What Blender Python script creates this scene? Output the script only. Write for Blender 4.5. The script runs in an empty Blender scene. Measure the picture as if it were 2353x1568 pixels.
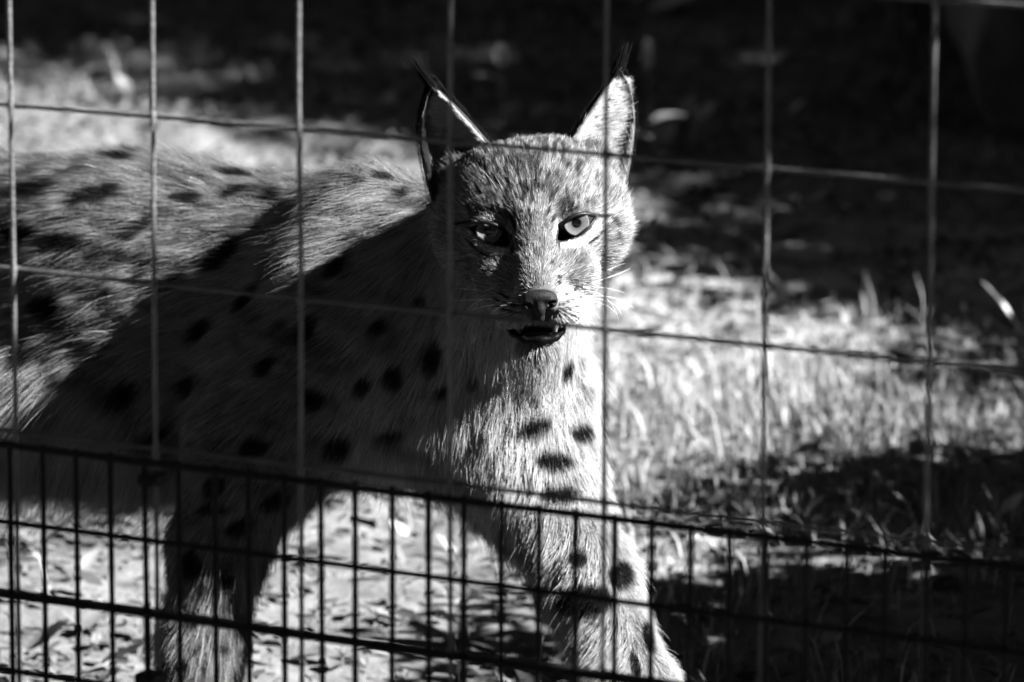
import bpy, bmesh, math, random
import numpy as np
from mathutils import Vector, Matrix
from mathutils.bvhtree import BVHTree

SC = bpy.context.scene
COL = SC.collection
rng = np.random.default_rng(7)
random.seed(7)

# ------------------------------------------------------------------ camera
F_PX = 12200.0                       # focal length in pixels of a 2353 px wide picture
PITCH = math.radians(10.83)
ROLL = math.radians(-0.17)
CAM_H = 1.15
cam = bpy.data.cameras.new('camera')
cam_ob = bpy.data.objects.new('camera', cam)
COL.objects.link(cam_ob)
cam.sensor_width = 36.0
cam.lens = F_PX / 2353 * 36.0
cam.clip_start = 0.05
cam.clip_end = 400
cam_ob.matrix_world = (Matrix.Translation((0, 0, CAM_H)) @ Matrix.Rotation(math.pi / 2 - PITCH, 4, 'X')
                       @ Matrix.Rotation(-ROLL, 4, 'Z'))
cam.dof.use_dof = True
cam.dof.focus_distance = 3.80
cam.dof.aperture_fstop = 10.0
cam.dof.aperture_blades = 7
SC.camera = cam_ob

# ------------------------------------------------------------------ world, sun, exposure
SUN_EL = math.radians(35)
SUN_TO_CAM = math.radians(18.5)        # the sun stands to the right, this far towards the camera's side
SUN = np.array([math.cos(SUN_EL) * math.cos(SUN_TO_CAM), -math.cos(SUN_EL) * math.sin(SUN_TO_CAM), math.sin(SUN_EL)])
world = bpy.data.worlds.new('World')
SC.world = world
world.use_nodes = True
wn = world.node_tree
wn.nodes.clear()
sky = wn.nodes.new('ShaderNodeTexSky')
sky.sky_type = 'NISHITA'
sky.sun_disc = False
sky.sun_elevation = SUN_EL
sky.sun_rotation = math.atan2(SUN[0], SUN[1])
sky.air_density = 0.3
sky.dust_density = 0.0
sky.altitude = 600
bw = wn.nodes.new('ShaderNodeSeparateColor')      # black-and-white through a red filter: the blue sky comes out dark
bg = wn.nodes.new('ShaderNodeBackground')
bg.inputs['Strength'].default_value = 0.05
wo = wn.nodes.new('ShaderNodeOutputWorld')
wn.links.new(sky.outputs[0], bw.inputs[0])
wn.links.new(bw.outputs[0], bg.inputs['Color'])
wn.links.new(bg.outputs[0], wo.inputs['Surface'])
sun = bpy.data.lights.new('sun', 'SUN')
sun.energy = 5.0
sun.angle = math.radians(0.5)
sun.color = (1, 1, 1)                # a black-and-white photograph: neutral light
sun_ob = bpy.data.objects.new('sun', sun)
COL.objects.link(sun_ob)
sun_ob.rotation_euler = Vector(tuple(SUN)).to_track_quat('Z', 'Y').to_euler()
sun_ob.location = (6, -2, 6)
SC.view_settings.view_transform = 'Standard'
SC.view_settings.look = 'None'
SC.view_settings.gamma = 1.0
SC.view_settings.exposure = 2.7
SC.cycles.use_denoising = True
SC.cycles.use_adaptive_sampling = False
SC.cycles.sample_clamp_indirect = 1.0
SC.cycles.max_bounces = 8
SC.cycles.diffuse_bounces = 0
SC.cycles.transparent_max_bounces = 8

# ------------------------------------------------------------------ pixel <-> world
cp, sp = math.cos(PITCH), math.sin(PITCH)
FWD = np.array([0, cp, -sp]); UPV = np.array([0, sp, cp]); RGT = np.array([1.0, 0, 0])
CAMP = np.array([0, 0, CAM_H])
cr_, sr_ = math.cos(ROLL), math.sin(ROLL)


def ray(u, v):
    a, b = u - 1176.5, v - 784
    a, b = cr_ * a + sr_ * b, -sr_ * a + cr_ * b
    return FWD + RGT * (a / F_PX) - UPV * (b / F_PX)


def P(u, v, d):
    return CAMP + ray(u, v) * d


def ground_at(u, v, z=0.0):
    r = ray(u, v)
    return CAMP + r * ((z - CAM_H) / r[2])


def project(p):
    q = np.atleast_2d(p) - CAMP
    d = q @ FWD
    a, b = q @ RGT / d * F_PX, -(q @ UPV) / d * F_PX
    return 1176.5 + cr_ * a - sr_ * b, 784 + sr_ * a + cr_ * b, d


# ------------------------------------------------------------------ helpers
def setp(o, label=None, cat=None, group=None, kind=None):
    if label: o['label'] = label
    if cat: o['category'] = cat
    if group: o['group'] = group
    if kind: o['kind'] = kind
    return o


def empty(name, loc=(0, 0, 0), rotz=0.0):
    o = bpy.data.objects.new(name, None)
    o.empty_display_size = 0.05
    o.location = loc
    o.rotation_euler = (0, 0, rotz)
    COL.objects.link(o)
    return o


def link(name, me, mat=None, parent=None, world_space=True):
    o = bpy.data.objects.new(name, me)
    COL.objects.link(o)
    if mat and len(me.materials) == 0:
        me.materials.append(mat)
    if parent is not None:
        o.parent = parent
        if world_space:
            M = Matrix.Identity(4)
            q = parent
            chain = []
            while q is not None:
                chain.append(q.matrix_parent_inverse @ q.matrix_basis if q.parent else q.matrix_basis.copy()); q = q.parent
            for m in reversed(chain):
                M = M @ m
            o.matrix_parent_inverse = M.inverted()
    return o


def mesh(name, verts, faces, smooth=True):
    me = bpy.data.meshes.new(name)
    verts = np.asarray(verts, dtype=np.float32)
    if isinstance(faces, np.ndarray):
        n, k = faces.shape
        me.vertices.add(len(verts)); me.vertices.foreach_set('co', verts.ravel())
        me.loops.add(n * k); me.loops.foreach_set('vertex_index', faces.astype(np.int32).ravel())
        me.polygons.add(n)
        me.polygons.foreach_set('loop_start', np.arange(0, n * k, k, dtype=np.int32))
        me.polygons.foreach_set('loop_total', np.full(n, k, dtype=np.int32))
        me.update(calc_edges=True)
        me.validate()
    else:
        me.from_pydata([tuple(map(float, v)) for v in verts], [], faces)
        me.update()
    if smooth:
        me.polygons.foreach_set('use_smooth', np.ones(len(me.polygons), dtype=bool))
    return me


def vattr(me, name, vals, domain='POINT'):
    a = me.attributes.new(name, 'FLOAT', domain)
    a.data.foreach_set('value', np.asarray(vals, dtype=np.float32))


def tube(pts, rad, n=8, cap=True):
    """verts, faces of a tube along pts, rad a number or one per point"""
    pts = np.asarray(pts, float)
    m = len(pts)
    rad = np.broadcast_to(np.asarray(rad, float), (m,))
    tan = np.gradient(pts, axis=0)
    tan /= np.linalg.norm(tan, axis=1)[:, None] + 1e-12
    ref = np.array([0.0, 0, 1]) if abs(tan[0][2]) < 0.9 else np.array([1.0, 0, 0])
    V = []
    for i in range(m):
        a = np.cross(tan[i], ref); a /= np.linalg.norm(a) + 1e-12
        b = np.cross(tan[i], a)
        ref = np.cross(a, tan[i])
        ang = np.arange(n) / n * 2 * math.pi
        V.append(pts[i] + rad[i] * (np.cos(ang)[:, None] * a + np.sin(ang)[:, None] * b))
    V = np.concatenate(V)
    Fc = []
    for i in range(m - 1):
        for k in range(n):
            k2 = (k + 1) % n
            Fc.append((i * n + k, i * n + k2, (i + 1) * n + k2, (i + 1) * n + k))
    if cap:
        Fc.append(tuple(range(n - 1, -1, -1)))
        Fc.append(tuple(range((m - 1) * n, m * n)))
    return V, Fc


def merge(parts):
    V, Fc, o = [], [], 0
    for v, f in parts:
        V.append(np.asarray(v, float)); Fc += [tuple(i + o for i in q) for q in f]; o += len(v)
    return np.concatenate(V), Fc


_lat = rng.random((64, 64, 64)).astype(np.float32)


def noise(p, scale, seed=0):
    """value noise in 0..1, p (n,3), scale = size of a cell in metres"""
    q = np.asarray(p, dtype=np.float64) / scale + 13.7 * (seed + 1) + 100.0
    i = np.floor(q).astype(np.int64)
    f = (q - i).astype(np.float32)
    f = f * f * (3 - 2 * f)
    i = i + np.array([seed * 7, seed * 11, seed * 5])
    i0 = i & 63; i1 = (i + 1) & 63
    x0, y0, z0 = i0.T; x1, y1, z1 = i1.T
    fx, fy, fz = f.T
    c = (_lat[x0, y0, z0] * (1 - fx) + _lat[x1, y0, z0] * fx) * (1 - fy) + (_lat[x0, y1, z0] * (1 - fx) + _lat[x1, y1, z0] * fx) * fy
    e = (_lat[x0, y0, z1] * (1 - fx) + _lat[x1, y0, z1] * fx) * (1 - fy) + (_lat[x0, y1, z1] * (1 - fx) + _lat[x1, y1, z1] * fx) * fy
    return c * (1 - fz) + e * fz


def nrm(v):
    return v / (np.linalg.norm(v, axis=-1, keepdims=True) + 1e-12)


def sstep(a, b, x):
    t = np.clip((x - a) / (b - a), 0, 1)
    return t * t * (3 - 2 * t)


# ------------------------------------------------------------------ materials
class NT:
    def __init__(self, name):
        self.m = bpy.data.materials.new(name)
        self.m.use_nodes = True
        self.t = self.m.node_tree
        self.t.nodes.clear()
        self.out = self.t.nodes.new('ShaderNodeOutputMaterial')

    def n(self, kind, **kw):
        nd = self.t.nodes.new(kind)
        for k, v in kw.items():
            if k in nd.inputs: nd.inputs[k].default_value = v
            else: setattr(nd, k, v)
        return nd

    def l(self, a, b):
        self.t.links.new(a, b)

    def math(self, op, a, b=None, clamp=False):
        nd = self.t.nodes.new('ShaderNodeMath'); nd.operation = op; nd.use_clamp = clamp
        for k, s in enumerate((a, b)):
            if s is None: continue
            if isinstance(s, (int, float)): nd.inputs[k].default_value = s
            else: self.l(s, nd.inputs[k])
        return nd.outputs[0]


def mat_noise(name, lo, hi, scale=20, rough=0.8, bump=0.2, bump_scale=None, metallic=0.0, attr=None, spec=0.3, coat=0.0, detail=6, coords='Object'):
    g = NT(name)
    tc = g.n('ShaderNodeTexCoord')
    nz = g.n('ShaderNodeTexNoise', Scale=scale, Detail=detail, Roughness=0.6)
    g.l(tc.outputs[coords], nz.inputs['Vector'])
    rp = g.n('ShaderNodeMapRange')
    rp.inputs['From Min'].default_value = 0.3; rp.inputs['From Max'].default_value = 0.7
    rp.inputs['To Min'].default_value = lo; rp.inputs['To Max'].default_value = hi
    g.l(nz.outputs['Fac'], rp.inputs['Value'])
    val = rp.outputs[0]
    if attr:
        at = g.n('ShaderNodeAttribute', attribute_name=attr)
        val = g.math('MULTIPLY', val, at.outputs['Fac'])
    cb = g.n('ShaderNodeCombineColor')
    for k in range(3): g.l(val, cb.inputs[k])
    bs = g.n('ShaderNodeBsdfPrincipled', Roughness=rough, Metallic=metallic)
    bs.inputs['Specular IOR Level'].default_value = spec
    bs.inputs['Coat Weight'].default_value = coat
    g.l(cb.outputs[0], bs.inputs['Base Color'])
    if bump:
        n2 = g.n('ShaderNodeTexNoise', Scale=bump_scale or scale * 3, Detail=5)
        g.l(tc.outputs[coords], n2.inputs['Vector'])
        bp = g.n('ShaderNodeBump', Strength=bump, Distance=0.01)
        g.l(n2.outputs['Fac'], bp.inputs['Height'])
        g.l(bp.outputs[0], bs.inputs['Normal'])
    g.l(bs.outputs[0], g.out.inputs['Surface'])
    return g.m


def mat_leaf(name, gain=1.0, rough=0.55, trans=0.25):
    """thin leaf: tone attribute on the mesh, some light through"""
    g = NT(name)
    at = g.n('ShaderNodeAttribute', attribute_name='tone')
    tc = g.n('ShaderNodeTexCoord')
    nz = g.n('ShaderNodeTexNoise', Scale=60.0, Detail=4)
    g.l(tc.outputs['Object'], nz.inputs['Vector'])
    v = g.math('MULTIPLY', at.outputs['Fac'], g.math('ADD', g.math('MULTIPLY', nz.outputs['Fac'], 0.8), 0.6))
    v = g.math('MULTIPLY', v, gain, clamp=True)
    cb = g.n('ShaderNodeCombineColor')
    for k in range(3): g.l(v, cb.inputs[k])
    bs = g.n('ShaderNodeBsdfPrincipled', Roughness=rough)
    bs.inputs['Specular IOR Level'].default_value = 0.3
    tr = g.n('ShaderNodeBsdfTranslucent')
    mx = g.n('ShaderNodeMixShader', Fac=trans)
    g.l(cb.outputs[0], bs.inputs['Base Color']); g.l(cb.outputs[0], tr.inputs['Color'])
    g.l(bs.outputs[0], mx.inputs[1]); g.l(tr.outputs[0], mx.inputs[2])
    g.l(mx.outputs[0], g.out.inputs['Surface'])
    return g.m


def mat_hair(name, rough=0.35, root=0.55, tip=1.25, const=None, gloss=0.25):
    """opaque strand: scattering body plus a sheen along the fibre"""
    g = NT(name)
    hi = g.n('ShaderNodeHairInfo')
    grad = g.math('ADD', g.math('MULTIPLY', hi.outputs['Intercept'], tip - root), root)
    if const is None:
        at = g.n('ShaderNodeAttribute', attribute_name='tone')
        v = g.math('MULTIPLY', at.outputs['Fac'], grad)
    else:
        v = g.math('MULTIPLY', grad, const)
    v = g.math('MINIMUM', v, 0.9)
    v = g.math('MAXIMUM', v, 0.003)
    cb = g.n('ShaderNodeCombineColor')
    for k in range(3): g.l(v, cb.inputs[k])
    df = g.n('ShaderNodeBsdfDiffuse')
    hr = g.n('ShaderNodeBsdfHair', component='Reflection')
    hr.inputs['RoughnessU'].default_value = rough
    hr.inputs['RoughnessV'].default_value = 0.9
    mx = g.n('ShaderNodeMixShader', Fac=gloss)
    g.l(cb.outputs[0], df.inputs['Color']); g.l(cb.outputs[0], hr.inputs['Color'])
    g.l(df.outputs[0], mx.inputs[1]); g.l(hr.outputs[0], mx.inputs[2])
    g.l(mx.outputs[0], g.out.inputs['Surface'])
    return g.m


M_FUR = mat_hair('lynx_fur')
M_TUFT = mat_hair('black_tuft_hair', const=0.008, root=1, tip=1)
M_WHISK = mat_hair('white_whisker', const=0.7, root=0.95, tip=1, rough=0.25)
M_SKIN = mat_noise('lynx_skin', 0.4, 0.6, 90, 0.8, 0.1, attr='tone')
M_NOSE = mat_noise('nose_leather', 0.005, 0.012, 500, 0.55, 0.25, 900, spec=0.12)
M_LIP = mat_noise('wet_black_lip', 0.0015, 0.003, 300, 0.4, 0.12, 300, spec=0.05)
M_LID = mat_noise('dark_eyelid', 0.003, 0.007, 400, 0.45, 0.1, 500, spec=0.2)
M_TONGUE = mat_noise('wet_tongue', 0.08, 0.13, 400, 0.3, 0.3, 800, spec=0.5)
M_CLAW = mat_noise('horn_claw', 0.25, 0.4, 200, 0.4, 0.1)
M_WIRE = mat_noise('weathered_galvanised_wire', 0.045, 0.12, 60, 0.5, 0.25, 300, metallic=0.35, spec=0.5)
M_DWIRE = mat_noise('black_coated_wire', 0.003, 0.008, 90, 0.65, 0.4, 250, spec=0.12)
M_POST = mat_noise('galvanised_post', 0.12, 0.25, 25, 0.5, 0.1, 90, metallic=0.5)
M_BARK = mat_noise('dark_bark', 0.02, 0.06, 14, 0.9, 1.0, 30)
M_GRASS = mat_leaf('grass_blades', gain=0.72)
M_LEAF = mat_leaf('litter_leaf', gain=0.62, rough=0.6, trans=0.15)
M_CROWN = mat_leaf('crown_leaf', gain=0.7, rough=0.5, trans=0.12)
M_PLANT = mat_leaf('weed_leaf', gain=0.6, rough=0.4, trans=0.3)

# soil
g = NT('leaf_mould_soil')
tc = g.n('ShaderNodeTexCoord')
n1 = g.n('ShaderNodeTexNoise', Scale=9.0, Detail=9, Roughness=0.7)
n2 = g.n('ShaderNodeTexVoronoi', Scale=45.0)
n3 = g.n('ShaderNodeTexNoise', Scale=1.6, Detail=3)
for q in (n1, n2, n3): g.l(tc.outputs['Object'], q.inputs['Vector'])
v = g.math('MULTIPLY', n1.outputs['Fac'], n1.outputs['Fac'])
v = g.math('ADD', g.math('MULTIPLY', v, 0.36), g.math('MULTIPLY', n2.outputs['Distance'], 0.05))
v = g.math('MULTIPLY', v, g.math('ADD', n3.outputs['Fac'], 0.55))
wa = g.n('ShaderNodeAttribute', attribute_name='worn')     # brightens a shaded band of ground, light put into the soil colour
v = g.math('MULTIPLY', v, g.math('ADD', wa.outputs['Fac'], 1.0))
cb = g.n('ShaderNodeCombineColor')
for k in range(3): g.l(v, cb.inputs[k])
bs = g.n('ShaderNodeBsdfPrincipled', Roughness=0.9)
bs.inputs['Specular IOR Level'].default_value = 0.15
g.l(cb.outputs[0], bs.inputs['Base Color'])
bp = g.n('ShaderNodeBump', Strength=0.8, Distance=0.02)
g.l(n1.outputs['Fac'], bp.inputs['Height']); g.l(bp.outputs[0], bs.inputs['Normal'])
g.l(bs.outputs[0], g.out.inputs['Surface'])
M_SOIL = g.m


# ------------------------------------------------------------------ ground
def ground_z(x, y):
    p = np.stack([np.asarray(x, float), np.asarray(y, float), np.zeros_like(np.asarray(x, float))], -1).reshape(-1, 3)
    z = 0.05 * (noise(p, 0.9, 1) - 0.5) + 0.025 * (noise(p, 0.22, 2) - 0.5) + 0.012 * (noise(p, 0.07, 3) - 0.5)
    keep = sstep(0.25, 0.6, np.hypot(p[:, 0] + 0.2, (p[:, 1] - 4.15)))
    far = 1 - sstep(14, 20, np.hypot(p[:, 0], p[:, 1]))
    return z * (0.35 + 0.65 * keep) * far


ax = np.unique(np.concatenate([np.linspace(-150, -4, 18), np.linspace(-4, -1.5, 26), np.linspace(-1.5, 1.5, 150), np.linspace(1.5, 6, 40), np.linspace(6, 150, 18)]))
ay = np.unique(np.concatenate([np.linspace(-60, 2, 18), np.linspace(2, 4.2, 40), np.linspace(4.2, 10.5, 260), np.linspace(10.5, 16, 30), np.linspace(16, 200, 18)]))
GX, GY = np.meshgrid(ax, ay, indexing='ij')
GZ = ground_z(GX.ravel(), GY.ravel())
nx, ny = len(ax), len(ay)
I = np.arange(nx * ny).reshape(nx, ny)
gf = np.stack([I[:-1, :-1], I[1:, :-1], I[1:, 1:], I[:-1, 1:]], -1).reshape(-1, 4)
gme = mesh('ground', np.stack([GX.ravel(), GY.ravel(), GZ], 1), gf)
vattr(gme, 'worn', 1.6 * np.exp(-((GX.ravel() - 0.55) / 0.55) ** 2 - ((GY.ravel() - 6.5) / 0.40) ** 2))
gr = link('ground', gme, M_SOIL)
setp(gr, 'bare leaf-strewn soil of the enclosure floor', 'ground', kind='structure')

# ------------------------------------------------------------------ fence
FPSI = math.radians(28.35)
FU = np.array([math.cos(FPSI), -math.sin(FPSI), 0.0])        # along the fence, to the right and nearer
FN = np.array([-math.sin(FPSI), -math.cos(FPSI), 0.0])       # towards the camera
FO = CAMP + np.array([-0.0356, 3.011, -0.5608])              # crossing of a vertical and a horizontal wire
CELL = 0.1005


def on_fence(u, v, off=0.0):
    r = ray(u, v)
    o = FO + FN * off
    t = np.dot(o - CAMP, FN) / np.dot(r, FN)
    p = CAMP + r * t - o
    return np.dot(p, FU), p[2] + o[2]


def wire_mesh(name, a, b, r, seg=40, bumps=0.12, seed=0, n=7, welds=None):
    a, b = np.asarray(a, float), np.asarray(b, float)
    s = np.linspace(0, 1, seg)[:, None]
    pts = a + (b - a) * s
    L = np.linalg.norm(b - a)
    q = np.stack([s[:, 0] * L, np.full(seg, seed * 3.1), np.zeros(seg)], 1)
    rr = r * (1 + bumps * (noise(q, 0.012, 4) - 0.45) + 1.2 * bumps * np.maximum(noise(q, 0.03, 5) - 0.78, 0) * 6)
    wob = 0.0012 * (np.stack([noise(q, 0.12, 6), noise(q, 0.12, 7), noise(q, 0.12, 8)], 1) - 0.5)
    if welds is not None:                                # a bead where two wires are welded
        for w_ in welds: rr = rr + r * 0.38 * np.exp(-((s[:, 0] * L - w_) / 0.0035) ** 2)
    V, Fc = tube(pts + wob, rr, n)
    return mesh(name, V, Fc)


fence = empty('wire_fence', tuple(FO * [1, 1, 0]))
setp(fence, 'tall square-mesh welded fence of thin grey wire in front of the lynx', 'fence')
FX0, FX1 = -11, 10
zs = [FO[2] + j * CELL for j in range(-5, 13)]
for i in range(FX0, FX1 + 1):
    b = FO + FU * (i * CELL)
    link('vertical_wire', wire_mesh('vertical_wire', [b[0], b[1], -0.02], [b[0], b[1], 1.75], 0.00148, 700, 0.09, i, welds=[z + 0.02 for z in zs]), M_WIRE, fence)
zs = [FO[2] + j * CELL for j in range(-5, 13)]
for j, z in enumerate(zs):
    if z < 0.02: continue
    a = FO + FU * (FX0 * CELL) - FN * 0.0028; b = FO + FU * (FX1 * CELL) - FN * 0.0028
    link('horizontal_wire', wire_mesh('horizontal_wire', [a[0], a[1], z], [b[0], b[1], z], 0.00148, 700, 0.09, 40 + j, welds=[k * CELL for k in range(FX1 - FX0 + 1)]), M_WIRE, fence)

# lower, finer panel on the visitors' side
OFF = 0.012
vx = [30, 104, 182, 258, 338, 414, 490, 573, 656, 738, 820, 905, 990, 1072, 1157, 1243, 1330, 1415, 1503, 1590, 1675, 1760, 1855, 1945, 2037, 2130, 2225, 2318]
su = np.array([on_fence(u, 1300 + 0.10 * (u - 1176) * 0.6, OFF)[0] for u in vx])
kk = np.arange(len(vx))
stp, st0 = np.polyfit(kk, su, 1)
ztop = np.mean([on_fence(0, 1023, OFF)[1], on_fence(340, 1061, OFF)[1], on_fence(847, 1123, OFF)[1], on_fence(2353, 1307, OFF)[1]])
z2 = np.mean([on_fence(0, 1195, OFF)[1], on_fence(847, 1305, OFF)[1], on_fence(2353, 1502, OFF)[1]])
z3 = np.mean([on_fence(0, 1367, OFF)[1], on_fence(847, 1485, OFF)[1]])
panel = empty('mesh_panel', tuple((FO + FN * OFF) * [1, 1, 0]))
setp(panel, 'low panel of fine black oblong mesh along the foot of the fence', 'mesh panel')
PO = FO + FN * OFF
s_lo, s_hi = st0 - 20 * stp, st0 + 46 * stp
for k in range(-20, 47):
    s = st0 + k * stp + 0.0006 * math.sin(k * 2.3)
    b = PO + FU * s
    link('vertical_wire', wire_mesh('vertical_wire', [b[0], b[1], -0.02], [b[0], b[1], ztop + 0.0025], 0.00178, 150, 0.20, 100 + k), M_DWIRE, panel)
dz = (ztop - z3) / 2
hz = [ztop, z2, z3] + [z3 - dz * q for q in range(1, 12)]
for j, z in enumerate(hz):
    if z < 0.0: continue
    a = PO + FU * s_lo + FN * 0.0024; b = PO + FU * s_hi + FN * 0.0024
    link('horizontal_wire', wire_mesh('horizontal_wire', [a[0], a[1], z], [b[0], b[1], z], 0.0023 if j in (0, 2, 5) else 0.0018, 300, 0.15, 200 + j), M_DWIRE, panel)


def clip(u, v, label):
    s0, z = on_fence(u, v, OFF)
    c = PO + FU * s0 - FN * 0.004; c[2] = z
    t = empty('fence_clip', tuple(c))
    R = np.stack([FU, -FN, [0, 0, 1]], 1)
    parts = []
    bm = bmesh.new()
    bmesh.ops.create_cube(bm, size=1)
    bmesh.ops.scale(bm, vec=(0.0135, 0.016, 0.0075), verts=bm.verts)
    bmesh.ops.bevel(bm, geom=bm.edges[:] + bm.verts[:], offset=0.0014, segments=2, affect='EDGES')
    for vv in bm.verts: vv.co = Vector(tuple(c + R @ np.array(vv.co)))
    me = bpy.data.meshes.new('clamp_body'); bm.to_mesh(me); bm.free()
    link('clamp_body', me, M_DWIRE, t)
    V, Fc = tube([c + R @ np.array([0.004, -0.010, 0.0]), c + R @ np.array([0.004, -0.0065, 0.0])], [0.0028, 0.0028], 6)
    link('bolt_head', mesh('bolt_head', V, Fc, False), M_DWIRE, t)
    setp(t, label, 'clip', 'clips joining panel and fence')


clip(345, 1108, 'small black clamp just under the top rail of the fine mesh')
clip(340, 1566, 'small black clamp low on the fine mesh, three rails down')
for s, nm in ((FX0 * CELL - 0.03, 'left'), (FX1 * CELL + 0.03, 'right')):
    b = FO + FU * s
    t = empty('fence_post', (b[0], b[1], 0))
    V, Fc = tube([[b[0], b[1], -0.05], [b[0], b[1], 0.9], [b[0], b[1], 1.85]], 0.024, 16)
    link('shaft', mesh('shaft', V, Fc), M_POST, t)
    V, Fc = tube([[b[0], b[1], 1.845], [b[0], b[1], 1.86], [b[0], b[1], 1.875]], [0.027, 0.026, 0.012], 16)
    link('cap', mesh('cap', V, Fc), M_DWIRE, t)
    setp(t, {'left': 'round galvanised post at the fence end behind the lynx rump', 'right': 'round galvanised post at the fence end next to the low bush'}[nm], 'post', 'fence posts')

# ================================================================== lynx
BETA = math.radians(27)
LF = np.array([math.cos(BETA), -math.sin(BETA), 0.0])        # the way the body points
LL = np.array([math.sin(BETA), math.cos(BETA), 0.0])         # its left, away from the camera
LU = np.array([0, 0, 1.0])
HO = P(1222.5, 520, 3.905)                                   # between the eyes
zc = nrm(-ray(1222.5, 520)); xc = nrm(np.cross(np.array([0, 0, 1.0]), zc)); yc = np.cross(zc, xc)
rl = math.radians(5.2)
HX = math.cos(rl) * xc + math.sin(rl) * yc
HY = -math.sin(rl) * xc + math.cos(rl) * yc
HZ = zc
HR = np.stack([HX, HY, HZ], 1)
HS = 0.00032


def H(x, y, z):
    """head millimetres -> world"""
    return HO + HR @ (np.array([x, y, z], float) * 0.001)


def to_head(p):
    return (p - HO) @ HR * 1000.0


def hpx(u, v, z=0.0):
    """pixel on the face, depth z mm towards the viewer -> world"""
    d = 3.905 - z * 0.001
    return P(u, v, d)


BODY_R = np.stack([LF, LL, LU], 1)
FT = 0.60         # overall paleness of the coat
prims = []        # kind, data, k, flow(None = away from the nose), length, tone, lift, density


def ell(c, r, R, k, **a):
    prims.append(dict(t='e', c=np.asarray(c, float), r=np.asarray(r, float), R=R, k=k, **a))


def cap(a, b, ra, rb, k, sl=1.0, **at):
    prims.append(dict(t='c', a=np.asarray(a, float), b=np.asarray(b, float), ra=ra, rb=rb, k=k, sl=sl, **at))


def hell(c, r, k=0.010, **a):
    ell(H(*c), np.array(r) * 0.001, HR, k, **a)


def hcap(a, b, ra, rb, k=0.010, **at):
    cap(H(*a), H(*b), ra * 0.001, rb * 0.001, k, **at)


def pd(q, p):
    """distance of points p (n,3) to a primitive"""
    if q['t'] == 'e':
        l = (p - q['c']) @ q['R']
        k0 = np.sqrt(((l / q['r']) ** 2).sum(-1)); k1 = np.sqrt(((l / q['r'] ** 2) ** 2).sum(-1)) + 1e-9
        return k0 * (k0 - 1) / k1
    a, b = q['a'], q['b']
    if q['sl'] != 1.0:
        S = np.array([1, 1 / q['sl'], 1.0])
        p = (p - a) @ BODY_R * S; b = (b - a) @ BODY_R * S; a = np.zeros(3)
        ab = b - a
        t = np.clip((p @ ab) / (ab @ ab), 0, 1)
        return (np.linalg.norm(p - t[..., None] * ab, axis=-1) - (q['ra'] + (q['rb'] - q['ra']) * t)) * min(1, q['sl'])
    ab = b - a
    t = np.clip(((p - a) @ ab) / (ab @ ab), 0, 1)
    return np.linalg.norm(p - a - t[..., None] * ab, axis=-1) - (q['ra'] + (q['rb'] - q['ra']) * t)


HAIRF = dict(flow=None, length=0.0065, tone=0.26, lift=0.30)
HEADL = dict(flow=None, length=0.0125, tone=0.27, lift=0.42)
back = -LF
DN = np.array([0, 0, -1.0])
fl_body = nrm(back + 0.35 * DN)
A_TR = dict(flow=fl_body, length=0.019, tone=0.30, lift=0.32)
A_SH = dict(flow=nrm(back + 0.7 * DN), length=0.017, tone=0.28, lift=0.32)
A_BL = dict(flow=nrm(0.45 * back + DN), length=0.046, tone=0.42, lift=0.35)
A_CH = dict(flow=nrm(0.15 * back + DN + 0.1 * LL), length=0.017, tone=0.80, lift=0.32)
A_NK = dict(flow=nrm(0.6 * back + DN), length=0.020, tone=0.42, lift=0.34)
A_LG = dict(flow=nrm(DN + 0.25 * back), length=0.015, tone=0.55, lift=0.38)
A_LN = dict(flow=nrm(DN + 0.30 * back), length=0.016, tone=0.25, lift=0.36)
A_PW = dict(flow=nrm(DN + 0.5 * LF), length=0.010, tone=0.55, lift=0.3)

# ---- trunk
cap(P(860, 700, 4.17), P(330, 720, 4.30), 0.098, 0.110, 0.05, 0.86, **A_TR)
cap(P(330, 720, 4.30), P(-330, 680, 4.50), 0.113, 0.128, 0.05, 0.84, **A_TR)
ell(P(-420, 620, 4.54), (0.135, 0.092, 0.118), BODY_R, 0.05, **A_TR)
ell(P(120, 925, 4.28), (0.24, 0.065, 0.058), BODY_R, 0.04, **A_BL)                  # belly
ell(P(880, 575, 4.19), (0.050, 0.040, 0.040), BODY_R, 0.035, **A_TR)               # withers
ell(P(845, 655, 4.125), (0.062, 0.045, 0.092), BODY_R, 0.03, **A_SH)               # near shoulder blade
ell(P(930, 675, 4.25), (0.070, 0.045, 0.087), BODY_R, 0.03, **A_SH)                 # far shoulder blade
cap(P(1090, 900, 4.10), P(700, 880, 4.18), 0.072, 0.066, 0.04, 0.95, **dict(A_CH, length=0.028, tone=0.62))       # sternum
ell(P(1165, 965, 4.085), (0.052, 0.060, 0.072), BODY_R, 0.035, **A_CH)              # breast
ell(P(1015, 760, 4.10), (0.08, 0.075, 0.09), BODY_R, 0.04, **A_NK)
# ---- neck
cap(H(-4, -4, -92), P(1050, 690, 4.13), 0.052, 0.076, 0.03, **A_NK)
cap(H(-8, -46, -80), P(1140, 860, 4.085), 0.040, 0.058, 0.025, **A_CH)
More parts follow.
